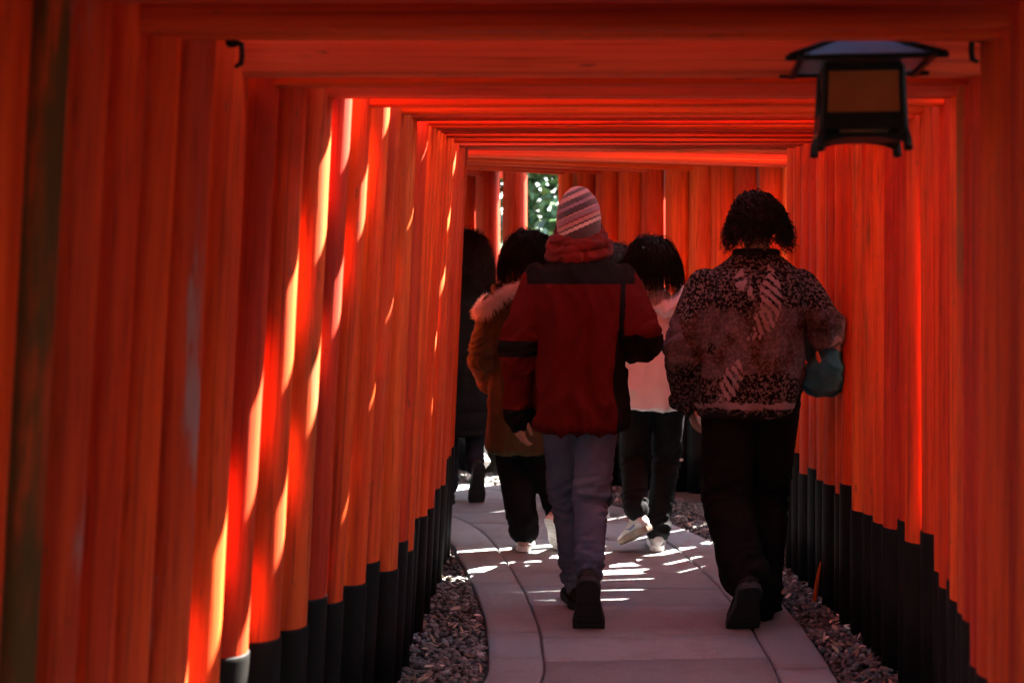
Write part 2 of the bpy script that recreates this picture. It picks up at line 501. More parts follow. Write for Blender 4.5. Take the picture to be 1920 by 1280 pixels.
def gravel(name, side, n, seed, label):
    r = np.random.default_rng(seed)
    S = r.uniform(2.6, arc[-1] - .2, n)
    T = np.interp(S, arc, tt)
    L, Rr = spline(PL, T), spline(PR, T)
    d = (Rr - L) / np.linalg.norm(Rr - L, axis=1)[:, None]
    off = r.uniform(.012, .50, n) ** 1.0
    P = (L - d * off[:, None]) if side < 0 else (Rr + d * off[:, None])
    lift = np.clip(off / .25, 0, 1) * .018
    size = r.uniform(.008, .018, n)
    sx = size * r.uniform(.9, 1.4, n); sy = size * r.uniform(.75, 1.1, n); sz = size * r.uniform(.5, .85, n)
    z = -.036 + r.uniform(.0, .030, n) + lift
    Rm = rotmats(n, r, .45)
    vs, fs, tone = [], [], []
    per = n // 8
    base = 0
    for k in range(8):
        v, f = ico(seed * 10 + k)
        sl = slice(k * per, (k + 1) * per)
        q = v[None] * np.stack([sx[sl], sy[sl], sz[sl]], 1)[:, None, :]
        q = np.einsum('nij,nkj->nki', Rm[sl], q) + np.c_[P[sl], z[sl]][:, None, :]
        vs.append(q.reshape(-1, 3))
        fs.append((f[None] + (np.arange(len(q)) * 12)[:, None, None] + base).reshape(-1, 3))
        base += len(q) * 12
        tone.append(np.repeat(np.clip(r.beta(2, 3.2, len(q)), 0, 1), 12))
    me = np_mesh(name, np.concatenate(vs), np.concatenate(fs), M_GRAVEL)
    a = me.attributes.new('tone', 'FLOAT', 'POINT'); a.data.foreach_set('value', np.concatenate(tone).astype(np.float32))
    tag(obj(name, me), label, 'gravel', kind='stuff')
gravel('gravel', -1, 16000, 21, 'strip of dark gravel between the paved path and the torii posts on the inside of the bend')
gravel('gravel', 1, 16000, 22, 'strip of dark gravel between the paved path and the torii posts on the outside of the bend')

# dry bamboo leaves and wood chips lying in the gravel
def chips(n, seed):
    r = np.random.default_rng(seed)
    S = r.uniform(4.2, arc[-1] - 1.0, n); T = np.interp(S, arc, tt)
    L, Rr = spline(PL, T), spline(PR, T)
    d = (Rr - L) / np.linalg.norm(Rr - L, axis=1)[:, None]
    off = r.uniform(.02, .26, n)
    left = r.random(n) < .5
    P = np.where(left[:, None], L - d * off[:, None], Rr + d * off[:, None])
    z = .004 + r.uniform(-.006, .014, n)
    ln = r.uniform(.012, .028, n); wd = r.uniform(.004, .010, n)
    v = np.array([(-1, 0, 0), (-.4, 1, .12), (.4, .9, .12), (1, 0, 0), (.4, -.9, -.05), (-.4, -1, -.05)])
    q = v[None] * np.stack([ln, wd, ln * .25], 1)[:, None]
    q = np.einsum('nij,nkj->nki', rotmats(n, r, .5), q) + np.c_[P, z][:, None]
    f = np.array([(0, 1, 5), (1, 2, 4), (1, 4, 5), (2, 3, 4)])
    me = np_mesh('fallen_leaves', q.reshape(-1, 3), (f[None] + (np.arange(n) * 6)[:, None, None]).reshape(-1, 3),
                 random_mat('dry_leaf', [(.10, .06, .035), (.22, .15, .09), (.42, .33, .24), (.55, .47, .38)])[0])
    a = me.attributes.new('tone', 'FLOAT', 'POINT'); a.data.foreach_set('value', np.repeat(r.random(n) ** 1.3, 6).astype(np.float32))
    tag(obj('fallen_leaves', me), 'small dry leaves and wood chips scattered over the gravel strips', 'leaves', kind='stuff')
chips(700, 31)

# ================================================================== torii gates
def post_mesh(seed, r, h=2.42):
    n, m = 30, 11
    q = np.random.default_rng(seed)
    mb = MB(); rings = []
    for i in range(m):
        z = -.12 + (h + .12) * i / (m - 1)
        rad = r * (1 - .05 * max(z, 0) / h)
        ring = []
        for j in range(n):
            a = 2 * math.pi * j / n
            w = 1 + .012 * math.sin(a * 2 + seed) + .006 * math.sin(a * 5 + seed * 2 + z)
            ring.append((rad * w * math.cos(a), rad * w * math.sin(a), z))
        rings.append(ring)
    mb.rings(rings)
    return mb.mesh('post')
def base_mesh(r):
    mb = MB(); n = 30; rings = []
    for z, k in ((-.1, 1.0), (0.5, 1.0), (.97, 1.0), (.994, .995), (1.0, .97)):
        rings.append([(r * k * math.cos(2 * math.pi * j / n), r * k * math.sin(2 * math.pi * j / n), z) for j in range(n)])
    mb.rings(rings)
    me = mb.mesh('base'); me.materials.append(M_BLACK)
    return me
RADS = [.070, .075, .081, .063, .089]
POSTS = {}
for ri, r in enumerate(RADS):
    for mi, m in enumerate((M_POST, M_POST_OR, M_POST_MOSS, M_POST_PALE)):
        me = post_mesh(ri * 7 + mi, r); me.materials.append(m)
        POSTS[ri, mi] = me
BASES = [base_mesh(r + .005) for r in RADS]

def beam_mesh(depth, height, curve=0.0, mat=M_BEAM):
    """unit-length beam along x with chamfered edges and slightly raised ends"""
    mb = MB(); rings = []
    c = .006
    d, h = depth / 2, height / 2
    sec = [(-d + c, -h), (d - c, -h), (d, -h + c), (d, h - c), (d - c, h), (-d + c, h), (-d, h - c), (-d, -h + c)]
    for i in range(13):
        x = -.5 + i / 12
        z = curve * (abs(x) * 2) ** 3
        rings.append([(x, a, b + z) for a, b in sec])
    mb.rings(rings)
    me = mb.mesh('beam', False); me.materials.append(mat)
    return me
_bm = {}
def beam(d, h, curve=0.0, mat=None):
    k = (d, h, curve, mat.name if mat else '')
    if k not in _bm: _bm[k] = beam_mesh(d, h, curve, mat or M_BEAM)
    return _bm[k]
WEDGE = beam_mesh(.03, .025)
STRUT = beam_mesh(.03, .11)

LBL = 'vermilion torii gate with black post bases, one of the tightly set row'
GRP = 'torii gates forming the tunnel'
def build_gate(g, i):
    root = empty('torii_gate', (*g['c'], 0), g['yaw'])
    yv = g['c'][1]
    tag(root, LBL, 'torii gate', GRP)
    ri = g.get('ri', 3 if 2.1 < yv < 2.95 else 2 if yv < 3.95 else (random.choice([0, 1, 3]) if yv < 6.8 else 2 if yv < 8.4 else 4))
    r = RADS[ri]
    z = g['z']
    lean = {-1: R(random.uniform(2.6, 3.6)), 1: R(random.uniform(-.3, .5))}
    for sd in (-1, 1):
        w = g['wl'] if sd < 0 else g['wr']
        mi = random.choices([0, 1, 2, 3], [.85, .15, .0, .0])[0]
        mi = g.get('mi', {}).get(sd, mi)
        ax = w + r
        a = lean[sd]
        xb = sd * (ax + math.tan(a) * 1.9)
        if sd > 0: xb = ax + math.tan(a) * 1.9
        else: xb = -(ax + math.tan(a) * 1.9)
        p = obj('post', POSTS[ri, mi], root, (xb, random.uniform(-.006, .006), 0), (R(random.uniform(-.25, .25)), -sd * a, 0))
        hb = g.get('hb', {}).get(sd, random.uniform(.41, .50) if sd < 0 and yv < 6.8 else random.uniform(.47, .58))
        obj('black_base', BASES[ri], p, None, None, (1, 1, hb))
        wd = obj('wedge', WEDGE, root, (sd * (w - .02), 0, z + g['nk'][1] + .010), (0, 0, 0), (.09, 1, 1))
    nd_, hh = g['nk']
    nk = beam(nd_, hh, 0.0, M_BEAM_PINK if g.get('pink', random.random() < .25) else M_BEAM)
    span = g['wl'] + g['wr'] + 4 * r + .22
    mid = (g['wr'] - g['wl']) / 2
    obj('tie_beam', nk, root, (mid, 0, z + hh / 2), (0, R(random.uniform(-.2, .2)), 0), (span, 1, 1))
    kd, kh = g['kk']; zk = g['kz']
    tb = obj('top_beam', beam(kd, kh, .05), root, (mid, 0, zk), None, (span + .30, 1, 1))
    obj('roof_cap', beam(kd + .004, .012, .05, M_CAP), tb, (0, 0, kh / 2 + .007))
    gap = zk - kh / 2 - (z + hh)
    if gap > .03: obj('strut', STRUT, root, (mid, 0, z + hh + gap / 2), None, (.09, 1, (gap + .01) / .11))
    return root
for i, g in enumerate(gates):
    yv = g['c'][1]
    if abs(yv - 2.56) < .03: g['mi'] = {-1: 2}
    if abs(yv - 2.70) < .03: g['mi'] = {-1: 3}
    if abs(yv - 3.345) < .03: g['pink'] = 1; g['mi'] = {-1: 0}
    if abs(yv - 3.165) < .03: g['mi'] = {-1: 3, 1: 0}
    root = build_gate(g, i)
    if abs(yv - 2.56) < .03: root['label'] = 'vermilion torii gate whose post is darkened green by moss'
    if abs(yv - 2.70) < .03: root['label'] = 'torii gate with whitish peeling streaks down its post, next to the mossy post'
    if abs(yv - 3.345) < .03: root['label'] = 'torii gate with chalky pinkish tie beam just behind the hanging lantern'
    if abs(yv - 3.165) < .03: root['label'] = 'torii gate whose high tie beam carries the hanging lantern'
    if g is gates[-len(rr2) - 1]: root['label'] = 'torii gate standing right at the green gap, last of the closed wall of posts'
    if g is gates[-len(rr2)]: root['label'] = 'torii gate whose post stands alone beside the green gap before the dark coat'
# ================================================================== people
def fabric(name, col, col2=None, rough=.85, weave=450, bmp=.25, var=.25, sheen=.0):
    m, nt, b = new_mat(name)
    v = coords(nt)
    n = noise(nt, v, 9, 5, .6); f = noise(nt, v, weave, 2, .7)
    c2 = col2 or [x * (1 - var) for x in col]
    c = mixc(nt, smooth(nt, n, .35, .65), col, c2)
    c = mixc(nt, mth(nt, 'MULTIPLY', f, .35), c, [x * .5 for x in col])
    nt.links.new(c, b.inputs['Base Color'])
    b.inputs['Roughness'].default_value = rough
    b.inputs['Specular IOR Level'].default_value = .03
    b.inputs['Sheen Weight'].default_value = sheen
    bump(nt, b, f, bmp, .002)
    return m
M_SKIN = plain('skin', (.40, .22, .155), .55, .15, 40, .1)
M_EYE = plain('eye', (.75, .73, .70), .2, .05, 5, 0)
M_HAIR = plain('black_hair', (.008, .006, .005), .5, .4, 60, 0)
M_HAIR2 = plain('dark_brown_hair', (.012, .009, .008), .5, .4, 60, 0)
for _m in (M_HAIR, M_HAIR2): _m.node_tree.nodes['Principled BSDF'].inputs['Specular IOR Level'].default_value = .12
M_RUBBER = plain('black_rubber', (.02, .02, .02), .7, .3, 60, .3)
M_RUBBER.node_tree.nodes['Principled BSDF'].inputs['Specular IOR Level'].default_value = .1
M_WHITE_SOLE = plain('white_rubber', (.62, .58, .55), .6, .15, 30, .1)
M_TAN_SOLE = plain('brown_rubber', (.22, .15, .11), .7, .2, 40, .2)

def remesh(mb, voxel, it=6, fac=.5):
    me = mb.mesh('tmp')
    o = bpy.data.objects.new('tmp', me); COL.objects.link(o)
    r = o.modifiers.new('r', 'REMESH'); r.mode = 'VOXEL'; r.voxel_size = voxel; r.use_smooth_shade = True
    if it:
        s = o.modifiers.new('s', 'SMOOTH'); s.factor = fac; s.iterations = it
    dg = bpy.context.evaluated_depsgraph_get()
    out = bpy.data.meshes.new_from_object(o.evaluated_get(dg))
    bpy.data.objects.remove(o); bpy.data.meshes.remove(me)
    return out
def get_v(me):
    v = np.empty(len(me.vertices) * 3, np.float32); me.vertices.foreach_get('co', v)
    n = np.empty(len(me.vertices) * 3, np.float32); me.vertices.foreach_get('normal', n)
    return v.reshape(-1, 3).astype(float), n.reshape(-1, 3).astype(float)
def set_v(me, v):
    me.vertices.foreach_set('co', v.astype(np.float32).ravel()); me.update()
def attr(me, name, val):
    a = me.attributes.new(name, 'FLOAT', 'POINT'); a.data.foreach_set('value', np.asarray(val, np.float32))
def seg_info(v, chains):
    """nearest chain: index, distance along it in joint units and metres, distance"""
    best = np.full(len(v), 1e9); ci = np.zeros(len(v), int); tj = np.zeros(len(v)); al = np.zeros(len(v)); ax = np.zeros((len(v), 3))
    for c, ch in enumerate(chains):
        acc = 0
        for k in range(len(ch) - 1):
            a, b = np.array(ch[k], float), np.array(ch[k + 1], float)
            d = b - a; L = np.linalg.norm(d); d /= L
            s = np.clip((v - a) @ d, 0, L)
            dist = np.linalg.norm(v - a - s[:, None] * d, axis=1)
            m = dist < best
            best[m] = dist[m]; ci[m] = c; tj[m] = (k + s / L)[m]; al[m] = (acc + s)[m]; ax[m] = d
            acc += L
    return ci, tj, al, best, ax
def limb_folds(me, chains, amp, seed, freq=26, joints=(1.0, 2.0), jw=.28, base=.35):
    v, n = get_v(me)
    ci, tj, al, dist, ax = seg_info(v, chains)
    perp = v - (v * ax).sum(1)[:, None] * ax
    q = np.c_[perp * 7 + seed, al * freq + perp[:, 0] * 9 + ci * 13 + 2.2 * perlin(v * 6 + seed)]
    q = np.stack([q[:, 0] + q[:, 1] * .4, q[:, 1] + q[:, 2] * .3, q[:, 3]], 1)
    h = ridge(q) + .4 * ridge(q * np.array([1.7, 1.7, 2.1]) + 5) - .4
    w = base + sum(np.exp(-((tj - j) / jw) ** 2) for j in joints)
    mod = .55 + .9 * np.clip(perlin(v * 5 + seed * 3) + .3, 0, 1)
    return v, n, ci, tj, al, dist, amp * h * np.minimum(w, 1.2) * mod

def head_pieces(mb, c, tilt=0, s=1.0):
    """cranium, jaw, nose, lips, ears"""
    c = Vector(c)
    mb.ell(c + Vector((0, -.008, .018)) * s, (.074 * s, .094 * s, .094 * s))
    mb.ell(c + Vector((0, .022, -.045)) * s, (.058 * s, .068 * s, .072 * s))
    mb.tube([c + Vector((0, .088, .015)) * s, c + Vector((0, .108, -.022)) * s], [.008 * s, .014 * s], 8)
    mb.ell(c + Vector((0, .088, -.060)) * s, (.024 * s, .012 * s, .010 * s), 10, 6)
    mb.ell(c + Vector((0, .083, -.098)) * s, (.022 * s, .016 * s, .016 * s), 10, 6)
    for sd in (-1, 1):
        mb.ell(c + Vector((sd * .080, -.005, -.008)) * s, (.010 * s, .020 * s, .032 * s), 10, 8)
        mb.ell(c + Vector((sd * .032, .080, .030)) * s, (.024 * s, .012 * s, .008 * s), 10, 6)
def hand_pieces(mb, wrist, d, palm_n, thumb_side, curl=.5, s=1.0):
    """palm, four unequal bent fingers and a thumb leaving the side of the palm"""
    w = Vector(wrist); d = Vector(d).normalized(); pn = Vector(palm_n); pn = (pn - d * pn.dot(d)).normalized()
    sd = d.cross(pn) * thumb_side
    mb.tube([w - d * .03, w + d * .03, w + d * .085], [(.028 * s, .020 * s), (.038 * s, .016 * s), (.040 * s, .014 * s)], 12, True, sd)
    for k, (off, ln) in enumerate(((.031, .072), (.0105, .080), (-.0105, .074), (-.031, .058))):
        p = w + d * (.085 - .004 * abs(k - 1.3)) * s + sd * off * s
        pts = [p - d * .01 * s, p]
        ang = 0
        for q, fr in enumerate((.45, .32, .23)):
            ang += curl * (.7 if q == 0 else .95)
            p = p + (d * math.cos(ang) + pn * math.sin(ang)) * ln * fr * s + sd * (off * .08 * s)
            pts.append(p)
        mb.tube(pts, [.0095 * s, .0092 * s, .0088 * s, .0082 * s, .0072 * s], 8, True, sd)
    p = w + d * .025 * s + sd * .030 * s
    mb.tube([p - sd * .012 * s, p + (sd * .018 + d * .020 + pn * .008) * s, p + (sd * .024 + d * .048 + pn * .020) * s, p + (sd * .020 + d * .070 + pn * .032) * s], [.014 * s, .0125 * s, .0105 * s, .0085 * s], 9, True, pn)

def ring_pts(z, xc, yc, rx, ry, n=30, e=2.5):
    out = []
    for k in range(n):
        a = 2 * math.pi * k / n
        ca, sa = math.cos(a), math.sin(a)
        out.append(Vector((xc + rx * math.copysign(abs(ca) ** (2 / e), ca), yc + ry * math.copysign(abs(sa) ** (2 / e), sa), z)))
    return out
def torso(mb, rows, e=2.5):
    mb.rings([ring_pts(*r, e=e) for r in rows])

def shoe(root, ball, yaw, pitch, m_up, m_sole, size=1.0, roll=0.0, name='shoe', sole_t=.028, high=.0, mark=None, wide=1.0):
    """shoe with separate sole, rotated about the ball of the foot; returns the ankle point"""
    Mx = Matrix.Translation(Vector(ball)) @ Matrix.Rotation(yaw, 4, 'Z') @ Matrix.Rotation(-pitch, 4, 'X') @ Matrix.Rotation(roll, 4, 'Y') @ Matrix.Diagonal((size * wide, size, size, 1)) @ Matrix.Translation((0, -.13, 0))
    Y_ = [-.082, -.077, -.064, -.035, .01, .06, .11, .150, .178, .195, .203]
    W_ = [.009, .021, .031, .036, .032, .038, .047, .046, .037, .023, .008]
    T_ = [.060, .075, .090 + high, .101 + high, .099 + high * .6, .085, .068, .058, .050, .042, .034]
    up = MB(); rr = []
    for yv, w, t in zip(Y_, W_, T_):
        ring = []
        for k in range(14):
            a = 2 * math.pi * k / 14
            x = w * math.copysign(abs(math.cos(a)) ** .75, math.cos(a))
            zz = sole_t - .006 + (t - sole_t) * (0.5 + .5 * math.copysign(abs(math.sin(a)) ** .85, math.sin(a)))
            if math.sin(a) > .3 : x *= .80 if yv > .05 else .86
            ring.append(Mx @ Vector((x, yv, zz)))
        rr.append(ring)
    up.rings(rr)
    sh = up.build(name, m_up, root)
    so = MB(); lo, mid, hi = [], [], []
    outl = [(w * 1.07, yv) for yv, w in zip(Y_, W_)]
    poly = [(x, yv) for x, yv in outl] + [(-x, yv) for x, yv in reversed(outl)]
    def lift(yv): return .012 * max(0, (yv - .13) / .07) ** 2
    R1 = [Mx @ Vector((x * .97, yv, lift(yv))) for x, yv in poly]
    R2 = [Mx @ Vector((x * 1.02, yv, .008 + lift(yv))) for x, yv in poly]
    R3 = [Mx @ Vector((x, yv, sole_t + .3 * lift(yv))) for x, yv in poly]
    so.rings([R1, R2, R3])
    sole = so.build('sole', m_sole, sh, False)
    tr = MB()   # tread bars
    for k in range(9):
        yv = -.06 + k * .029
        w = float(np.interp(yv, Y_, W_)) * .8
        tr.add([Mx @ Vector(p) for p in ((-w, yv, -.003 + lift(yv)), (w, yv, -.003 + lift(yv)), (w, yv + .014, -.003 + lift(yv)), (-w, yv + .014, -.003 + lift(yv)),
               (-w, yv, .006 + lift(yv)), (w, yv, .006 + lift(yv)), (w, yv + .014, .006 + lift(yv)), (-w, yv + .014, .006 + lift(yv)))],
               [(3, 2, 1, 0), (0, 1, 5, 4), (1, 2, 6, 5), (2, 3, 7, 6), (3, 0, 4, 7)])
    tr.build('tread', m_sole, sh, False)
    cl = MB()
    cl.tube([Mx @ Vector((.030 * math.cos(a), -.022 + .042 * math.sin(a), .098 + high + .006 * math.cos(2 * a))) for a in np.linspace(0, 2 * math.pi, 15)], [.007] * 15, 6, False)
    cl.build('collar', m_up, sh)
    if mark is not None:
        for sd in (-1, 1):
            mk = MB()
            P = [(-.050, .062), (-.01, .046), (.03, .042), (.072, .060), (.03, .053), (-.01, .058)]
            vs = [Mx @ Vector((sd * (float(np.interp(yv, Y_, W_)) * (1.0 if zz < .055 else .97) + .002), yv, zz)) for yv, zz in P]
            mk.add(vs, [(0, 1, 5), (1, 2, 4, 5), (2, 3, 4)])
            mk.build('side_mark', mark, sh, False)
    return Mx @ Vector((0, -.022, .105 + high))

def strands(paths, r0, mat, name, parent, taper=.25):
    """paths (n,k,3) -> thin three-sided tubes in one mesh"""
    P = np.asarray(paths, float); n, k, _ = P.shape
    T = np.gradient(P, axis=1); T /= np.linalg.norm(T, axis=2)[..., None] + 1e-9
    ref = np.array([.3, .5, .8]); S = np.cross(T, ref); S /= np.linalg.norm(S, axis=2)[..., None] + 1e-9
    U = np.cross(T, S)
    rad = (r0 * (1 - (1 - taper) * np.linspace(0, 1, k)))[None, :, None]
    V = np.stack([P + rad * (S * math.cos(a) + U * math.sin(a)) for a in (0, 2.094, 4.189)], 2)
    idx = np.arange(n * k * 3).reshape(n, k, 3)
    f = []
    for a in range(3):
        b = (a + 1) % 3
        f.append(np.stack([idx[:, :-1, a], idx[:, :-1, b], idx[:, 1:, b], idx[:, 1:, a]], -1).reshape(-1, 4))
    me = np_mesh(name, V.reshape(-1, 3), np.concatenate(f), mat, True)
    return obj(name, me, parent)

def hair(root, c, rad, n, k, seg, seed, curl=0.0, out=.35, length=.2, mat=None, back_only=True, part_z=-.3, flare=0.0, rr0=.0016, cap=1.0):
    """cap of hair plus many strands that leave the scalp and fall around it"""
    r = np.random.default_rng(seed)
    c = np.array(c); rad = np.array(rad)
    mb = MB()
    mb.ell(c, tuple(rad * cap), 22, 14)
    h = obj('hair', remesh(mb, .012, 2), root)
    h.data.materials.append(mat)
    v, nn = get_v(h.data)
    set_v(h.data, v + nn * (.006 * ridge(v * np.array([28, 28, 7]) + seed))[:, None])
    u = r.normal(size=(n * 3, 3)); u /= np.linalg.norm(u, axis=1)[:, None]
    keep = (u[:, 2] > part_z) & ~((u[:, 1] > .35) & (u[:, 2] < .45))
    u = u[keep][:n]; n = len(u)
    P = c + u * rad * .98
    D = u * np.array([1, 1, .6]) * out + np.array([0, 0, .15]) + r.normal(0, .12, u.shape)
    ln = length * r.uniform(.65, 1.1, n) / seg
    ph = r.uniform(0, 6.28, n); fr = r.uniform(.8, 1.5, n)
    pts = [P]
    for j in range(seg):
        D = D / (np.linalg.norm(D, axis=1)[:, None] + 1e-9)
        Q = pts[-1] + D * ln[:, None]
        # stay outside the head
        rel = (Q - c) / rad; m = np.linalg.norm(rel, axis=1)
        m2 = np.maximum(m, 1.02 + .05 * r.random(n))
        near = (Q[:, 2] > c[2] - rad[2] * .9)
        Q = np.where(near[:, None], c + rel * (m2 / m)[:, None] * rad, Q)
        if curl:
            a = ph + fr * j * 1.15
            Q = Q + curl * np.stack([np.cos(a), np.sin(a), .6 * np.sin(a * .7)], 1)
        pts.append(Q)
        g = np.array([0, 0, -1.0])
        D = D * .55 + g * .5 + u * np.array([1, 1, 0]) * flare + r.normal(0, .05 + curl * 6, u.shape)
    strands(np.stack(pts, 1), rr0, mat, 'hair_strands', h)
    return h

def lerp(a, b, t): return Vector(a).lerp(Vector(b), t)
def leg_tube(mb, hip, knee, ankle, rad):
    """rad: hip, thigh, knee, calf, hem"""
    hip, knee, ankle = Vector(hip), Vector(knee), Vector(ankle)
    calf = lerp(knee, ankle, .35) + Vector((0, -.012, 0))
    mb.tube([hip + Vector((0, 0, .05)), hip, lerp(hip, knee, .4), lerp(hip, knee, .82), knee, calf, lerp(knee, ankle, .75), ankle],
            [rad[0] * .9, rad[0], rad[1], (rad[1] + rad[2]) / 2, rad[2], rad[3], (rad[3] + rad[4]) / 2, rad[4]], 18)
def arm_tube(mb, sh, el, wr, rad):
    sh = Vector(sh) + Vector((0, 0, -.022))
    mb.tube([sh, lerp(sh, el, .45), lerp(sh, el, .9), lerp(el, wr, .12), lerp(el, wr, .55), wr], [rad[0] * .82, rad[1] * .97, rad[2], rad[2], rad[3], rad[4]], 16)

def body(root, P, voxel=.008):
    """one continuous figure under the clothes"""
    mb = MB()
    s = P.get('hs', 1.0)
    head_pieces(mb, P['head'], s=s)
    hd = Vector(P['head'])
    mb.tube([hd + Vector((0, -.01, -.04)), (hd + Vector((0, -.012, -.04))).lerp(Vector(P['neck']), .6), Vector(P['neck'])], [.05 * s, .052 * s, .065 * s], 14)
    zs, zh = P['sh'][0][2], P['hip'][0][2]
    xm = (P['sh'][0][0] + P['sh'][1][0]) / 2; ym = P['sh'][0][1]
    sw = (P['sh'][1][0] - P['sh'][0][0]) / 2
    xh = (P['hip'][0][0] + P['hip'][1][0]) / 2; yh = P['hip'][0][1]
    torso(mb, [(zh - .06, xh, yh, .13, .09), (zh + .02, xh, yh, .145, .10), (zh + .18, (xm + xh) / 2, (ym + yh) / 2, .125, .088), (zs - .14, xm, ym, sw * .80, .10), (zs - .03, xm, ym, sw * .86, .09), (zs + .05, xm, ym, .07, .06)])
    for i, sd in enumerate((-1, 1)):
        arm_tube(mb, P['sh'][i], P['el'][i], P['wr'][i], (.052, .046, .040, .036, .026))
        el, wr = Vector(P['el'][i]), Vector(P['wr'][i])
        d, pn, curl = P['hand'][i]
        hand_pieces(mb, wr, d if d else wr - el, pn, P.get('ts', (1, -1))[i], curl)
        leg_tube(mb, P['hip'][i], P['kn'][i], P['an'][i], (.080, .072, .052, .050, .036))
        a = Vector(P['an'][i]); b = Vector(P['ball'][i])
        mb.tube([a + (Vector(P['kn'][i]) - a) * .06, a, a.lerp(b + Vector((0, .01, .03)), .45)], [.036, .034, .022], 10)
    me = remesh(mb, voxel, 3)
    o = obj('body', me, root); me.materials.append(M_SKIN)
    for sd in (-1, 1):
        e = MB(); e.ell(hd + Vector((sd * .032, .078, .014)) * s, (.012 * s,) * 3, 10, 8)
        e.build('eye', M_EYE, root)
    return o

def pants(root, P, rad, mat, name='trousers', amp=.007, seed=1, voxel=.009, top=.04, joints=(1.0, 2.0), freq=26, base=.3):
    mb = MB()
    zh = P['hip'][0][2]
    xh = (P['hip'][0][0] + P['hip'][1][0]) / 2; yh = P['hip'][0][1]
    w = (P['hip'][1][0] - P['hip'][0][0]) / 2 + rad[0] * .95
    torso(mb, [(zh - .07, xh, yh - .01, w * .93, rad[0] * 1.12), (zh + .02, xh, yh - .012, w, rad[0] * 1.2), (zh + .12 + top, xh, yh, w * .93, rad[0] * 1.05)])
    ch = []
    for i in (0, 1):
        leg_tube(mb, P['hip'][i], P['kn'][i], P['cuff'][i], rad)
        ch.append([P['hip'][i], P['kn'][i], P['cuff'][i]])
    me = remesh(mb, voxel, 4)
    v, n, ci, tj, al, dist, h = limb_folds(me, ch, amp, seed, freq=freq, joints=joints, base=base)
    set_v(me, v + n * h[:, None])
    me.materials.append(mat)
    return obj(name, me, root)

def top(root, P, rows, arad, mat, name='jacket', amp=.007, seed=3, voxel=.009, drape=.008, freq=22, extra=None, it=5, dfreq=(7, 7, 2.4), e=2.5, base=.25):
    """coat, jacket or jumper: torso and both sleeves as one surface, with folds"""
    mb = MB()
    torso(mb, rows, e)
    ch = []
    for i in (0, 1):
        a = arad[i] if isinstance(arad, list) else arad
        arm_tube(mb, P['sh'][i], P['el'][i], P['cu'][i], a)
        ch.append([P['sh'][i], P['el'][i], P['cu'][i]])
    if extra: extra(mb)
    me = remesh(mb, voxel, it)
    v, n = get_v(me)
    xs = [r[1] for r in rows]; zs = [r[0] for r in rows]; rx = [r[3] for r in rows]
    tx = np.interp(v[:, 2], zs, xs); tr = np.interp(v[:, 2], zs, rx)
    ci, tj, al, dist, ax = seg_info(v, ch)
    arm = np.clip((np.abs(v[:, 0] - tx) - tr * .86) / .03, 0, 1) * (dist < .13)
    v, n, ci, tj, al, dist, h = limb_folds(me, ch, amp, seed, freq=freq, base=base)
    q = v * np.array(dfreq) + .5 * perlin(v * 4 + seed)[:, None]
    hd = drape * (ridge(q + seed) + .5 * ridge(q * 1.9 + 7) - .5)
    zt = (v[:, 2] - zs[0]) / (zs[-1] - zs[0])
    hd *= np.clip(1.15 - zt * .9, .15, 1)
    set_v(me, v + n * (arm * h + (1 - arm) * hd)[:, None])
    me.materials.append(mat)
    o = obj(name, me, root)
    return o, dict(v=v, n=n, ci=ci, tj=tj, al=al, arm=arm, dist=dist)

def person(loc, rz, label, group=None):
    return tag(empty('person', loc, rz), label, 'person', group)

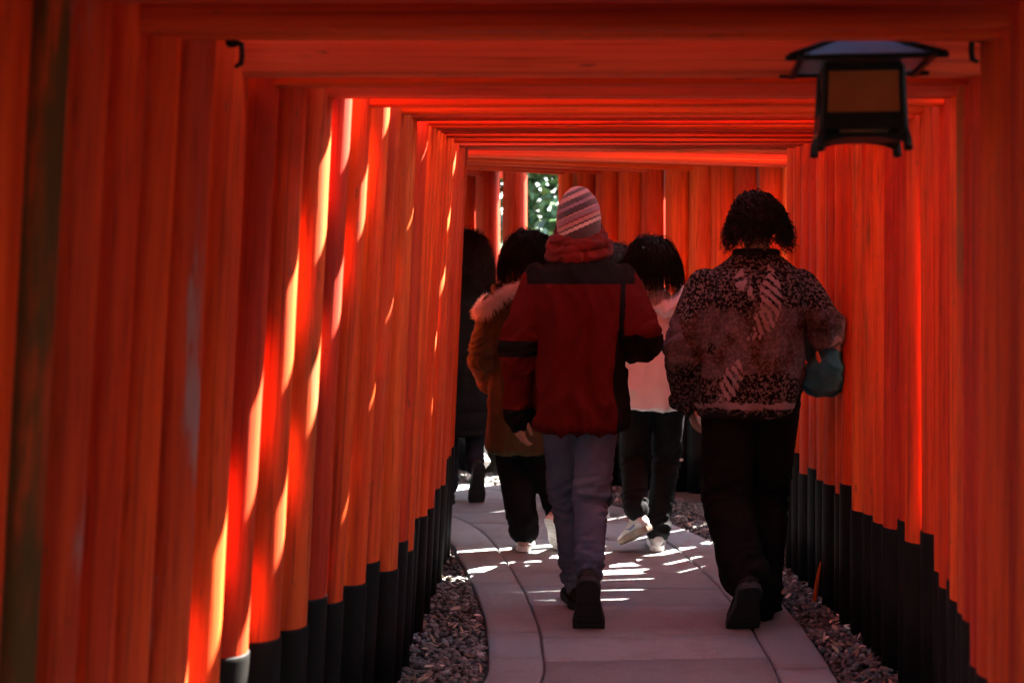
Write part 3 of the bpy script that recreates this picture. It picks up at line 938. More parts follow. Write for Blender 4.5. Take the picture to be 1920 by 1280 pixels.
# ------------------------------------------------------------------ man in the red and black jacket
def person_red():
    p = person((.275, 5.75, 0), 0, 'person in red and black jacket, striped knit cap and jeans, walking away')
    p.scale = (.94, .97, 1.0)
    M_SH = fabric('black_trainer', (.022, .019, .018), rough=.7)
    aR = shoe(p, (.03, -.13, .012), R(-4), R(62), M_SH, M_RUBBER, 1.08, name='shoe', high=.012, wide=1.25)
    aL = shoe(p, (-.015, .42, .0), R(4), R(0), M_SH, M_RUBBER, 1.08, high=.012)
    P = dict(head=(-.005, .02, 1.625), neck=(0, 0, 1.475), sh=[(-.185, 0, 1.405), (.185, 0, 1.405)], el=[(-.262, -.035, 1.12), (.262, -.10, 1.135)],
             wr=[(-.262, .03, .85), (.19, .17, 1.14)], cu=[(-.262, .03, .835), (.20, .14, 1.13)], hip=[(-.085, 0, .90), (.085, 0, .90)],
             kn=[(-.052, .17, .49), (.045, -.005, .47)], an=[aL, aR], cuff=[(aL[0], aL[1], aL[2] - .012), aR], ball=[(-.015, .42, 0), (.03, -.13, .03)],
             hand=[((-.0, .10, -1), (.8, .5, 0), .42), (None, (-.6, 0, -.6), .9)])
    body(p, P, .0055)
    # jeans
    m, nt, b = new_mat('washed_denim')
    v = coords(nt); n = noise(nt, v, 6, 5, .6); f = noise(nt, coords(nt, (1, 1, .35)), 420, 2, .8)
    c = mixc(nt, smooth(nt, n, .35, .7), (.062, .080, .125), (.118, .135, .18)); c = mixc(nt, mth(nt, 'MULTIPLY', f, .5), c, (.024, .03, .048))
    nt.links.new(c, b.inputs['Base Color']); b.inputs['Roughness'].default_value = .9; b.inputs['Specular IOR Level'].default_value = .03; bump(nt, b, f, .3, .002)
    pants(p, P, (.094, .086, .072, .068, .056), m, 'jeans', .017, 4, .008, joints=(1.0, 1.95), freq=24, base=.16)
    # jacket with a black yoke, side panels, elbow patches and cuffs
    m, nt, b = new_mat('red_black_shell')
    v = coords(nt)
    a = nd(nt, 'ShaderNodeAttribute', attribute_name='black_panel').outputs['Fac']
    f = noise(nt, v, 420, 2, .8); n = noise(nt, v, 5, 4)
    red = mixc(nt, n, (.058, .0055, .0045), (.092, .008, .006)); red = mixc(nt, mth(nt, 'MULTIPLY', f, .5), red, (.022, .0022, .0022))
    blk = mixc(nt, f, (.004, .0036, .0036), (.010, .009, .009))
    nt.links.new(mixc(nt, smooth(nt, a, -.0012, .0012), red, blk), b.inputs['Base Color'])
    b.inputs['Roughness'].default_value = .8; b.inputs['Specular IOR Level'].default_value = .02
    bump(nt, b, f, .3, .002)
    rows = [(.785, -.005, 0, .183, .135), (.80, -.005, 0, .195, .145), (.84, -.005, 0, .19, .142), (.98, -.003, -.002, .188, .14), (1.15, 0, -.005, .195, .142), (1.28, 0, -.012, .205, .14), (1.37, 0, -.012, .20, .128),
            (1.42, 0, -.008, .182, .108), (1.455, 0, -.004, .135, .09), (1.495, 0, 0, .088, .078)]
    o, q = top(p, P, rows, [(.080, .077, .075, .068, .056), (.080, .082, .086, .074, .058)], m, 'jacket', .024, 9, .0075, .036, freq=14)
    v, tj, ci, arm = q['v'], q['tj'], q['ci'], q['arm']
    z = v[:, 2]
    yoke = np.minimum(z - (1.362 + .0 * v[:, 0]), .228 - np.abs(v[:, 0]) + np.maximum(z - 1.40, 0) * .6)
    side = np.minimum(np.minimum(v[:, 0] - (.152 + .02 * np.sin(z * 5)), (1.362 - z)), 1 - arm * 2)
    elb = np.where(arm > .5, np.minimum(.115 - np.abs((tj - 1.08)) * .30, arm - .5), -1)
    elbR = np.where((arm > .3) & (ci == 1) & (z < 1.165), 1.165 - z, -1)
    elbL = np.where((arm > .3) & (ci == 0), .032 - np.abs(z - 1.105), -1)
    cuf = np.where((arm > .3) & (ci == 0), .862 - z, -1)
    hem = -1 + 0 * z
    attr(o.data, 'black_panel', np.clip(np.max([yoke, side, elbR, elbL, cuf, hem], axis=0), -.05, .05))
    # hem drawcord channel
    st = MB(); st.tube([Vector(t) for t in ring_pts(.805, -.005, 0, .1965, .1465, 40)] + [ring_pts(.805, -.005, 0, .1965, .1465, 40)[0]], [.004] * 41, 6, False)
    st.build('hem_seam', fabric('dark_red_trim', (.10, .012, .011)), o)
    co = MB(); co.tube([Vector(t) for t in ring_pts(1.505, 0, .005, .088, .08, 30)] + [ring_pts(1.505, 0, .005, .088, .08, 30)[0]], [.016] * 31, 8, False)
    co.build('collar', fabric('black_collar', (.02, .018, .018)), o)
    # scarf of several soft coils
    sc_m = fabric('red_wool_scarf', (.11, .011, .009), (.065, .012, .010), weave=180, bmp=.6, sheen=.1)
    s = MB()
    for zc, rx, ry, rt, til, ph in ((1.488, .122, .100, .022, .10, 0), (1.508, .118, .098, .022, -.16, 1.0), (1.528, .108, .094, .021, .16, 2.2), (1.545, .100, .092, .020, -.14, 3.5), (1.565, .090, .090, .018, .20, 5.0), (1.50, .130, .104, .016, -.30, 4.0)):
        ring = []
        for k in range(33):
            a = math.pi / 2 + 2 * math.pi * k / 32
            ring.append(Vector((-.004 + rx * math.cos(a), .010 + ry * math.sin(a), zc + til * rx * math.cos(a + ph) + .02 * math.sin(a))))
        s.tube(ring, [(rt, rt * 1.0)] * 33, 10, False)
    me = remesh(s, .006, 3)
    v, n = get_v(me)
    set_v(me, v + n * (.008 * ridge(v * np.array([8, 8, 40]) + 1.5 * perlin(v * 8)[:, None]))[:, None])
    me.materials.append(sc_m)
    obj('scarf', me, p)
    # knit cap
    m, nt, b = new_mat('patterned_knit')
    tc = nt.nodes.new('ShaderNodeTexCoord')
    sp = nd(nt, 'ShaderNodeSeparateXYZ', {0: tc.outputs['Object']})
    xx = mth(nt, 'ADD', sp.outputs[0], .005); yy_ = mth(nt, 'SUBTRACT', sp.outputs[1], .015)
    ang = mth(nt, 'ARCTAN2', xx, mth(nt, 'MULTIPLY', yy_, -1.0))
    h = mth(nt, 'SUBTRACT', mth(nt, 'SUBTRACT', sp.outputs[2], 1.55), mth(nt, 'MULTIPLY', xx, .42))
    zig = mth(nt, 'PINGPONG', mth(nt, 'MULTIPLY', ang, .11), .011)
    h2 = mth(nt, 'ADD', h, mth(nt, 'MULTIPLY', zig, .4))
    rmp = nt.nodes.new('ShaderNodeValToRGB'); nt.links.new(mth(nt, 'DIVIDE', h2, .215), rmp.inputs[0])
    rmp.color_ramp.interpolation = 'CONSTANT'
    el = rmp.color_ramp.elements
    DK, PK, MV, RD, CR = (.035, .025, .028), (.36, .22, .20), (.20, .14, .19), (.15, .025, .03), (.50, .44, .42)
    bands = [(0, DK), (.17, CR), (.235, DK), (.27, PK), (.345, RD), (.38, MV), (.47, PK), (.50, DK), (.62, MV), (.68, DK), (.78, PK), (.86, DK), (.93, PK)]
    while len(el) < len(bands): el.new(.5)
    for k, (t, c) in enumerate(bands): el[k].position = t; el[k].color = (*c, 1)
    kn = nd(nt, 'ShaderNodeTexWave', {'Vector': tc.outputs['Object'], 'Scale': 62.0, 'Distortion': 1.2, 'Detail': 2.0}, bands_direction='Z').outputs[1]
    sp2 = noise(nt, coords(nt), 160, 3, .7)
    c = mixc(nt, mth(nt, 'MULTIPLY', smooth(nt, sp2, .5, .68), .55), rmp.outputs[0], (.05, .03, .035))
    nt.links.new(c, b.inputs['Base Color']); b.inputs['Roughness'].default_value = .95
    b.inputs['Sheen Weight'].default_value = .3
    bump(nt, b, mth(nt, 'ADD', kn, sp2), .6, .003)
    k = MB(); rr = []
    for t, (zz, w) in enumerate(((1.548, .98), (1.56, 1.0), (1.60, 1.03), (1.64, 1.02), (1.675, .95), (1.705, .82), (1.73, .62), (1.748, .38), (1.756, .14))):
        rr.append([Vector((-.005 + .092 * w * math.cos(a), .012 + .108 * w * math.sin(a), zz + (.012 * math.sin(a) if t < 3 else 0))) for a in np.linspace(0, 2 * math.pi, 33)[:-1]])
    k.rings(rr)
    me = remesh(k, .006, 2); v, n = get_v(me)
    set_v(me, v + n * (.003 * ridge(v * 14))[:, None]); me.materials.append(m)
    obj('knit_cap', me, p)
    fl = MB(); fl.tube([(.086, .02, 1.60), (.090, .03, 1.565), (.086, .04, 1.525)], [(.03, .012), (.028, .011), (.018, .008)], 10, True, Vector((0, 1, 0)))
    fl.build('ear_flap', fabric('dark_knit', (.05, .04, .05), weave=160, bmp=.6), p)
    fl = MB(); fl.tube([(-.094, .02, 1.60), (-.098, .03, 1.565), (-.094, .04, 1.53)], [(.03, .012), (.028, .011), (.018, .008)], 10, True, Vector((0, 1, 0)))
    fl.build('ear_flap', fabric('dark_knit', (.05, .04, .05), weave=160, bmp=.6), p)
person_red()
# ------------------------------------------------------------------ person in the patterned fleece
def person_fleece():
    p = person((.965, 5.75, 0), 0, 'person with dark curly hair in a patterned fleece jumper and black trousers, walking away')
    M_SH = fabric('black_suede', (.014, .012, .012), rough=.8)
    aL = shoe(p, (-.05, -.13, .012), R(3), R(52), M_SH, M_RUBBER, 1.1, wide=1.2)
    aR = shoe(p, (.06, .23, 0), R(-6), R(4), M_SH, M_RUBBER, 1.1)
    P = dict(head=(.028, .01, 1.605), neck=(.02, 0, 1.45), sh=[(-.185, 0, 1.375), (.20, 0, 1.375)], el=[(-.268, -.03, 1.10), (.295, -.06, 1.165)],
             wr=[(-.235, .10, .87), (.305, .20, 1.09)], cu=[(-.25, .07, .885), (.302, .165, 1.095)], hip=[(-.09, 0, .89), (.09, 0, .89)],
             kn=[(-.10, .0, .50), (.085, .16, .50)], an=[aL, aR], cuff=[(aL[0], aL[1] - .0, aL[2] - .0), (aR[0], aR[1] - .01, aR[2] - .05)], ball=[(-.05, -.13, .03), (.06, .23, 0)],
             hand=[((.25, .5, -.8), (1, -.2, 0), .5), ((.1, 1, -.25), (-.2, -.2, -1), 1.0)])
    body(p, P, .007)
    pants(p, P, (.112, .106, .094, .094, .088), fabric('black_corduroy', (.007, .0065, .0065), rough=.85, weave=300), 'trousers', .018, 12, .009, joints=(1.0, 2.0), freq=18, base=.2)
    # fleece: speckled black zones, plain brown and lilac zones, fern-like dashes
    m, nt, b = new_mat('jacquard_fleece')
    v = coords(nt)
    sp = noise(nt, v, 80, 3, .7); zone = noise(nt, coords(nt, (1, 1, 1.4)), 5.2, 2, .5); zone2 = noise(nt, coords(nt, (1.3, 1, .8)), 7.5, 2, .5); ed = noise(nt, v, 60, 3)
    leaf = nd(nt, 'ShaderNodeAttribute', attribute_name='leaf').outputs['Fac']
    sc2 = nd(nt, 'ShaderNodeAttribute', attribute_name='dark_zone').outputs['Fac']
    BLK, TAU, LIL, RST = (.004, .003, .003), (.115, .085, .080), (.14, .108, .122), (.07, .032, .024)
    speck = mixc(nt, smooth(nt, sp, .49, .56), BLK, TAU)
    plain_z = mixc(nt, smooth(nt, zone2, .44, .56), RST, LIL)
    zz = smooth(nt, mth(nt, 'ADD', mth(nt, 'ADD', zone, sc2), mth(nt, 'MULTIPLY', sp, .16)), .55, .62)
    plain_z = mixc(nt, .45, plain_z, speck)
    c = mixc(nt, zz, plain_z, speck)
    lf = smooth(nt, mth(nt, 'ADD', leaf, mth(nt, 'MULTIPLY', mth(nt, 'SUBTRACT', ed, .5), .034)), -.002, .004)
    c = mixc(nt, lf, c, (.24, .17, .18))
    nt.links.new(c, b.inputs['Base Color'])
    b.inputs['Roughness'].default_value = 1.0; b.inputs['Specular IOR Level'].default_value = .0; b.inputs['Sheen Weight'].default_value = .03
    bump(nt, b, mth(nt, 'ADD', sp, noise(nt, v, 260, 2, .8)), .9, .006)
    rows = [(.845, -.02, 0, .178, .13), (.855, -.02, 0, .195, .145), (.90, -.02, -.002, .212, .158), (1.02, -.012, -.006, .215, .162), (1.18, -.005, -.012, .212, .16), (1.29, .006, -.016, .222, .150), (1.37, .012, -.014, .205, .132),
            (1.41, .016, -.008, .182, .108), (1.45, .02, -.004, .130, .088), (1.485, .02, 0, .088, .076)]
    o, q = top(p, P, rows, [(.090, .090, .088, .076, .058), (.088, .086, .080, .072, .056)], m, 'fleece_jumper', .020, 21, .0075, .022, freq=12, dfreq=(6, 6, 2.2), it=6)
    v, n = get_v(o.data)
    fz = .0035 * perlin(v * 95) + .0022 * perlin(v * 180 + 9)
    set_v(o.data, v + n * fz[:, None])
    V = q['v']
    x, z = V[:, 0], V[:, 2]
    def fern(pts, w, per, slope):
        _, _, al, d, ax = seg_info(np.c_[x, z * 0, z], [[(a, 0, c) for a, c in pts]])
        side = (x - np.interp(z, [c for a, c in pts][::-1], [a for a, c in pts][::-1]))
        L = sum(math.hypot(pts[i + 1][0] - pts[i][0], pts[i + 1][1] - pts[i][1]) for i in range(len(pts) - 1))
        ww = w * np.clip(np.sin(np.clip(al / L, .03, .97) * math.pi) * 1.4, .3, 1)
        return np.where(V[:, 1] < .02, np.minimum(ww - d, .30 * per * (np.sin((al + side * slope) / per * 2 * math.pi) + .35)), -1)
    lf = np.max([fern([(.062, 1.425), (.055, 1.33), (.045, 1.25), (.0, 1.17), (-.03, 1.15)], .043, .034, -.7), fern([(-.075, 1.06), (-.10, .98), (-.135, .90)], .036, .032, -.7),
                 fern([(-.055, 1.42), (-.06, 1.36), (-.02, 1.31)], .024, .05, .5), fern([(.32, 1.16), (.345, 1.06)], .03, .05, .3)], axis=0)
    hem = np.where((z < .905) & (z > .868) & (V[:, 1] < 0), .016 - np.abs(z - .886) + .022 * perlin(V * 12), -1)
    attr(o.data, 'leaf', np.clip(np.maximum(lf, hem), -.05, .05))
    dz = .28 * np.clip((z - 1.24) / .08, 0, 1) + .30 * np.clip((1.02 - z) / .06, 0, 1) - .22 * np.exp(-((z - 1.12) / .09) ** 2)
    dz = dz + .22 * perlin(V * 9 + 3) + .12 * perlin(V * 22)
    attr(o.data, 'dark_zone', dz)
    rib = MB(); rib.tube([Vector(t) for t in ring_pts(.848, -.02, 0, .186, .138, 40)] + [ring_pts(.848, -.02, 0, .186, .138, 40)[0]], [(.012, .02)] * 41, 8, False)
    rib.build('hem_band', fabric('black_rib', (.013, .012, .012)), o)
    cb = MB(); cb.tube([Vector(t) for t in ring_pts(1.487, .022, .004, .082, .072, 30)] + [ring_pts(1.487, .022, .004, .082, .072, 30)[0]], [(.014, .018)] * 31, 8, False)
    cb.build('neck_band', fabric('black_rib_neck', (.016, .014, .014)), o)
    # curly hair
    hair(p, (.028, -.004, 1.632), (.080, .092, .088), 1500, 9, 16, 5, curl=.011, out=1.0, length=.135, mat=M_HAIR, part_z=-.45, flare=.22, rr0=.0030)
    # bundled down jacket under the right arm: teal shell, red lining, gold zip tape
    bt = empty('folded_jacket', (1.0, 5.70, .035))
    tag(bt, 'teal padded jacket with dark red lining bundled under the arm of the person in fleece', 'jacket')
    m = fabric('teal_nylon', (.028, .105, .135), (.02, .08, .10), rough=.45, weave=200, bmp=.1)
    mb = MB()
    mb.tube([(.225, .01, .965), (.28, .03, .99), (.345, .05, .985)], [(.055, .09), (.078, .10), (.034, .07)], 16)
    mb.tube([(.200, .0, .925), (.28, .02, .945), (.345, .04, .955)], [(.035, .06), (.058, .085), (.030, .06)], 14)
    mb.tube([(.325, .14, 1.17), (.355, .15, 1.12), (.385, .13, 1.03)], [(.034, .05), (.042, .07), (.034, .06)], 14)
    me = remesh(mb, .007, 5); v, n = get_v(me)
    set_v(me, v + n * (.010 * (ridge(v * np.array([9, 9, 16]) + 3) - .3))[:, None]); me.materials.append(m)
    obj('padded_shell', me, bt)
    mb = MB()
    mb.tube([(.305, .11, 1.07), (.345, .11, 1.02), (.372, .12, .985)], [(.035, .05), (.045, .06), (.018, .04)], 14)
    me = remesh(mb, .007, 4); v, n = get_v(me)
    set_v(me, v + n * (.006 * ridge(v * 14))[:, None]); me.materials.append(fabric('dark_red_lining', (.10, .012, .012), rough=.5))
    obj('lining', me, bt)
    mb = MB(); mb.tube([(.366, .085, 1.035), (.380, .088, 1.01), (.392, .09, .975)], [(.010, .012), (.009, .014), (.003, .004)], 8)
    mb.build('orange_trim', fabric('orange_trim', (.50, .20, .06), rough=.5), bt)
    mb = MB(); mb.tube([(.212, -.045, 1.055), (.222, -.05, 1.02), (.222, -.05, .985)], [(.006, .01), (.009, .012), (.005, .006)], 8)
    mb.build('zip_tape', fabric('rust_trim', (.45, .12, .05), rough=.5), bt)
    cd = MB(); cd.tube([(.325, .06, .945), (.335, .05, .90), (.342, .05, .86)], [.0022] * 3, 6)
    cd.build('drawcord', M_IRON, bt)
person_fleece()

# ------------------------------------------------------------------ person in the white jacket
def person_white():
    p = person((.725, 7.28, 0), R(4), 'person with dark bobbed hair in a white hooded jacket, black trousers and white trainers')
    m_sh = fabric('white_mesh', (.62, .57, .56), rough=.6, weave=250); blue = plain('blue_mark', (.03, .05, .16), .5, .1, 10, 0)
    aL = shoe(p, (-.135, -.08, .055), R(22), R(24), m_sh, M_TAN_SOLE, .98, roll=R(-12), high=.01, mark=blue)
    aR = shoe(p, (.035, .13, 0), R(-8), R(0), m_sh, M_WHITE_SOLE, .98, high=.01, mark=blue)
    P = dict(head=(-.012, .02, 1.455), hs=.97, neck=(0, 0, 1.30), sh=[(-.15, 0, 1.235), (.15, 0, 1.235)], el=[(-.185, .03, .99), (.185, .03, .99)], wr=[(-.10, .22, .98), (.10, .22, .98)], cu=[(-.11, .20, .98), (.11, .20, .98)],
             hip=[(-.08, 0, .80), (.08, 0, .80)], kn=[(-.095, .05, .44), (.085, .10, .45)], an=[aL, aR], cuff=[(aL[0], aL[1], aL[2] + .02), (aR[0], aR[1], aR[2] - .01)], ball=[(-.135, -.08, .06), (.035, .13, 0)],
             hand=[(None, (.5, 0, -.5), .8), (None, (-.5, 0, -.5), .8)])
    body(p, P, .008)
    tr = pants(p, P, (.088, .082, .068, .066, .062), fabric('black_track', (.013, .013, .014), rough=.7), 'trousers', .016, 31, .009, joints=(1.0, 2.0), freq=20, base=.2)
    mk = MB(); mk.add([Vector(t) for t in ((.122, -.072, .455), (.140, -.062, .455), (.140, -.062, .468), (.122, -.072, .468))], [(0, 1, 2, 3)])
    mk.build('white_mark', plain('white_print', (.7, .7, .7), .6, .05, 10, 0), tr, False)
    m_j = fabric('white_shell', (.90, .87, .87), (.84, .80, .81), rough=.6, weave=300, var=.1)
    rows = [(.715, 0, 0, .165, .120), (.722, 0, 0, .180, .136), (.78, 0, 0, .180, .138), (.95, 0, -.005, .168, .126), (1.10, 0, -.008, .165, .115), (1.19, 0, -.008, .165, .108), (1.25, 0, -.005, .135, .088), (1.285, 0, 0, .098, .074), (1.315, 0, .005, .075, .066)]
    o, q = top(p, P, rows, (.068, .068, .066, .058, .048), m_j, 'jacket', .012, 33, .008, .014, freq=16)
    # hood lying on the back
    mb = MB()
    mb.tube([(-.13, -.03, 1.315), (-.11, -.085, 1.27), (-.05, -.125, 1.235), (.02, -.13, 1.225), (.085, -.115, 1.245), (.130, -.075, 1.285), (.138, -.02, 1.325)], [.022, .034, .040, .042, .040, .034, .022], 14)
    mb.tube([(-.12, -.04, 1.335), (0, -.105, 1.315), (.12, -.04, 1.340)], [.016, .026, .016], 12)
    me = remesh(mb, .008, 3); v, n = get_v(me)
    set_v(me, v + n * (.012 * (ridge(v * np.array([13, 13, 16]) + 2) - .35))[:, None]); me.materials.append(m_j)
    obj('hood', me, o)
    hair(p, (-.012, -.002, 1.475), (.088, .102, .098), 2400, 8, 9, 8, curl=.0015, out=.30, length=.22, mat=M_HAIR2, part_z=-.35, flare=.03, rr0=.0020)
person_white()

# ------------------------------------------------------------------ person in the olive parka
def person_parka():
    p = person((.068, 7.28, 0), R(6), 'person in an olive brown parka with pale fur hood trim and wide black trousers')
    m_sh = fabric('pink_mesh', (.50, .33, .29), rough=.7, weave=250)
    aL = shoe(p, (.01, .08, 0), R(-10), R(2), m_sh, M_WHITE_SOLE, .95)
    aR = shoe(p, (.155, -.06, .03), R(-25), R(48), m_sh, M_WHITE_SOLE, .95, roll=R(15))
    P = dict(head=(.02, .02, 1.485), hs=.97, neck=(0, 0, 1.33), sh=[(-.165, 0, 1.265), (.165, 0, 1.265)], el=[(-.215, -.03, .975), (.215, -.03, .975)], wr=[(-.165, .11, .83), (.165, .11, .83)], cu=[(-.175, .09, .84), (.175, .09, .84)],
             hip=[(-.08, 0, .82), (.08, 0, .82)], kn=[(-.055, .07, .45), (.10, .02, .45)], an=[aL, aR], cuff=[(aL[0], aL[1] - .01, aL[2] + .0), (aR[0], aR[1], aR[2] + .01)], ball=[(.01, .08, 0), (.155, -.06, .03)],
             hand=[((.4, .5, -.6), (1, 0, 0), .5), ((-.4, .5, -.6), (-1, 0, 0), .5)])
    body(p, P, .009)
    pants(p, P, (.100, .100, .094, .086, .074), fabric('black_wide', (.010, .010, .011)), 'trousers', .010, 41, .010, joints=(2.0,), freq=16, base=.25)
    m_c = fabric('olive_parka_shell', (.070, .042, .020), (.050, .030, .015), rough=.6, weave=300)
    rows = [(.50, 0, 0, .185, .135), (.51, 0, 0, .20, .15), (.60, 0, 0, .198, .15), (.80, 0, -.003, .190, .145), (1.00, 0, -.008, .185, .142), (1.14, 0, -.01, .19, .138), (1.23, 0, -.008, .178, .122), (1.28, 0, -.005, .14, .095), (1.315, 0, 0, .10, .08), (1.345, 0, .005, .08, .07)]
    o, q = top(p, P, rows, (.080, .082, .078, .070, .054), m_c, 'parka', .020, 43, .009, .018, freq=17)
    mb = MB()
    mb.tube([(-.15, .0, 1.33), (-.12, -.09, 1.26), (-.03, -.14, 1.22), (.07, -.125, 1.24), (.14, -.07, 1.30), (.15, .0, 1.34)], [.03, .045, .055, .055, .045, .03], 14)
    me = remesh(mb, .009, 3); me.materials.append(m_c)
    obj('hood', me, o)
    # fur trim along the rim
    rim = np.array([(-.19, .03, 1.27), (-.235, -.05, 1.215), (-.205, -.13, 1.235), (-.12, -.175, 1.305), (.0, -.19, 1.345), (.12, -.165, 1.345), (.185, -.10, 1.34), (.19, .0, 1.345)])
    r = np.random.default_rng(4)
    nf = 5200
    t = r.uniform(0, len(rim) - 1.01, nf)
    C = spline(rim, t)
    u = r.normal(size=(nf, 3)); u /= np.linalg.norm(u, axis=1)[:, None]
    base = C + u * .016
    d = u + np.array([-.35, -.25, .25]) + r.normal(0, .35, (nf, 3)); d /= np.linalg.norm(d, axis=1)[:, None]
    L = r.uniform(.018, .042, nf)[:, None]
    K = np.stack([base, base + d * L * .5, base + d * L * .85 + np.array([0, 0, -.004]), base + d * L * 1.1 + np.array([0, 0, -.012])], 1)
    m_f = fabric('pale_fur', (.74, .54, .48), (.58, .40, .35), rough=.9, weave=100)
    core = MB(); core.tube([Vector(q_) for q_ in spline(rim, np.linspace(0, len(rim) - 1.01, 24))], [.020] * 24, 10)
    fur = core.build('fur_trim', m_f, o)
    strands(K, .0011, m_f, 'fur_hair', fur)
    hair(p, (.02, .0, 1.503), (.088, .102, .100), 2200, 8, 9, 18, curl=.0012, out=.30, length=.24, mat=M_HAIR, part_z=-.35, flare=.02, rr0=.0020)
person_parka()

# ------------------------------------------------------------------ person in the long black coat
def person_coat():
    p = person((-.305, 8.88, 0), R(12), 'person with long black hair in a long black quilted coat, one sole lifted')
    m_sh = fabric('dark_leather', (.03, .022, .02), rough=.5)
    aL = shoe(p, (-.10, .02, 0), R(-5), R(0), m_sh, M_RUBBER, 1.0)
    aR = shoe(p, (.06, -.16, .035), R(4), R(72), m_sh, M_RUBBER, 1.05)
    P = dict(head=(.01, .02, 1.53), neck=(0, 0, 1.37), sh=[(-.165, 0, 1.31), (.165, 0, 1.31)], el=[(-.215, -.02, 1.04), (.215, -.02, 1.04)], wr=[(-.19, .06, .80), (.19, .06, .80)], cu=[(-.19, .06, .81), (.19, .06, .81)],
             hip=[(-.08, 0, .85), (.08, 0, .85)], kn=[(-.085, .07, .47), (.075, .03, .47)], an=[aL, aR], cuff=[aL, aR], ball=[(-.10, .02, 0), (.06, -.16, .03)],
             hand=[(None, (1, 0, 0), .5), (None, (-1, 0, 0), .5)])
    body(p, P, .010)
    pants(p, P, (.09, .084, .068, .062, .056), fabric('dark_denim', (.018, .020, .028)), 'trousers', .008, 51, .010)
    rows = [(.40, 0, 0, .19, .15), (.41, 0, 0, .205, .165), (.60, 0, 0, .20, .16), (.85, 0, -.003, .192, .15), (1.05, 0, -.008, .188, .142), (1.18, 0, -.01, .192, .138), (1.27, 0, -.008, .178, .122), (1.33, 0, -.005, .13, .092), (1.37, 0, 0, .095, .078), (1.40, 0, .005, .08, .07)]
    o, q = top(p, P, rows, (.080, .080, .076, .068, .056), fabric('black_quilted_shell', (.010, .011, .012), rough=.6), 'coat', .010, 53, .010, .006, freq=18)
    v, n = get_v(o.data)
    set_v(o.data, v + n * (.010 * np.abs(np.sin(v[:, 2] * math.pi / .11)) ** .5 - .008)[:, None])
    hair(p, (.01, .0, 1.548), (.088, .102, .100), 2000, 8, 10, 28, curl=.001, out=.28, length=.34, mat=M_HAIR, part_z=-.35, flare=.01, rr0=.0022)
person_coat()

# ------------------------------------------------------------------ two walkers mostly hidden behind the others
def person_plain(loc, rz, label, seed, s, col, hl, lift):
    p = person(loc, rz, label)
    p.scale = (s, s, s)
    m_sh = fabric('grey_trainer', (.42, .39, .38), rough=.7)
    aL = shoe(p, (-.09, .10, 0), 0, 0, m_sh, M_WHITE_SOLE, 1.0)
    aR = shoe(p, (.09, -.18, .02 + lift), 0, R(40 + lift * 150), m_sh, M_WHITE_SOLE, 1.0)
    P = dict(head=(0, .02, 1.52), neck=(0, 0, 1.37), sh=[(-.165, 0, 1.30), (.165, 0, 1.30)], el=[(-.20, -.02, 1.03), (.20, -.02, 1.03)], wr=[(-.17, .08, .80), (.17, .08, .80)], cu=[(-.17, .08, .81), (.17, .08, .81)],
             hip=[(-.08, 0, .85), (.08, 0, .85)], kn=[(-.085, .09, .47), (.085, .06, .46)], an=[aL, aR], cuff=[aL, aR], ball=[(-.09, .10, 0), (.09, -.18, .03)],
             hand=[(None, (1, 0, 0), .5), (None, (-1, 0, 0), .5)])
    body(p, P, .010)
    pants(p, P, (.09, .085, .072, .068, .060), fabric('dark_trousers', (.016, .016, .018)), 'trousers', .008, seed, .010)
    rows = [(.74, 0, 0, .165, .125), (.75, 0, 0, .18, .14), (.95, 0, -.003, .182, .14), (1.10, 0, -.008, .186, .138), (1.20, 0, -.01, .188, .132), (1.27, 0, -.008, .170, .118), (1.33, 0, -.005, .12, .09), (1.37, 0, 0, .09, .076), (1.40, 0, .005, .078, .068)]
    top(p, P, rows, (.076, .076, .072, .064, .052), fabric('walker_jacket_%d' % seed, col, rough=.7), 'jacket', .009, seed + 2, .010, .008)
    hair(p, (0, .0, 1.538), (.088, .102, .100), 1500, 8, 9, seed + 4, curl=.001, out=.28, length=hl, mat=M_HAIR, part_z=-.35, flare=.02, rr0=.0022)
person_plain((.60, 8.30, 0), R(10), 'dark haired person in dark clothes mostly hidden between the red and the white jacket', 61, .955, (.02, .02, .024), .20, .10)
person_plain((-.42, 9.78, 0), R(35), 'person in dark clothes almost hidden beyond the long black coat', 71, .95, (.03, .022, .02), .22, 0)

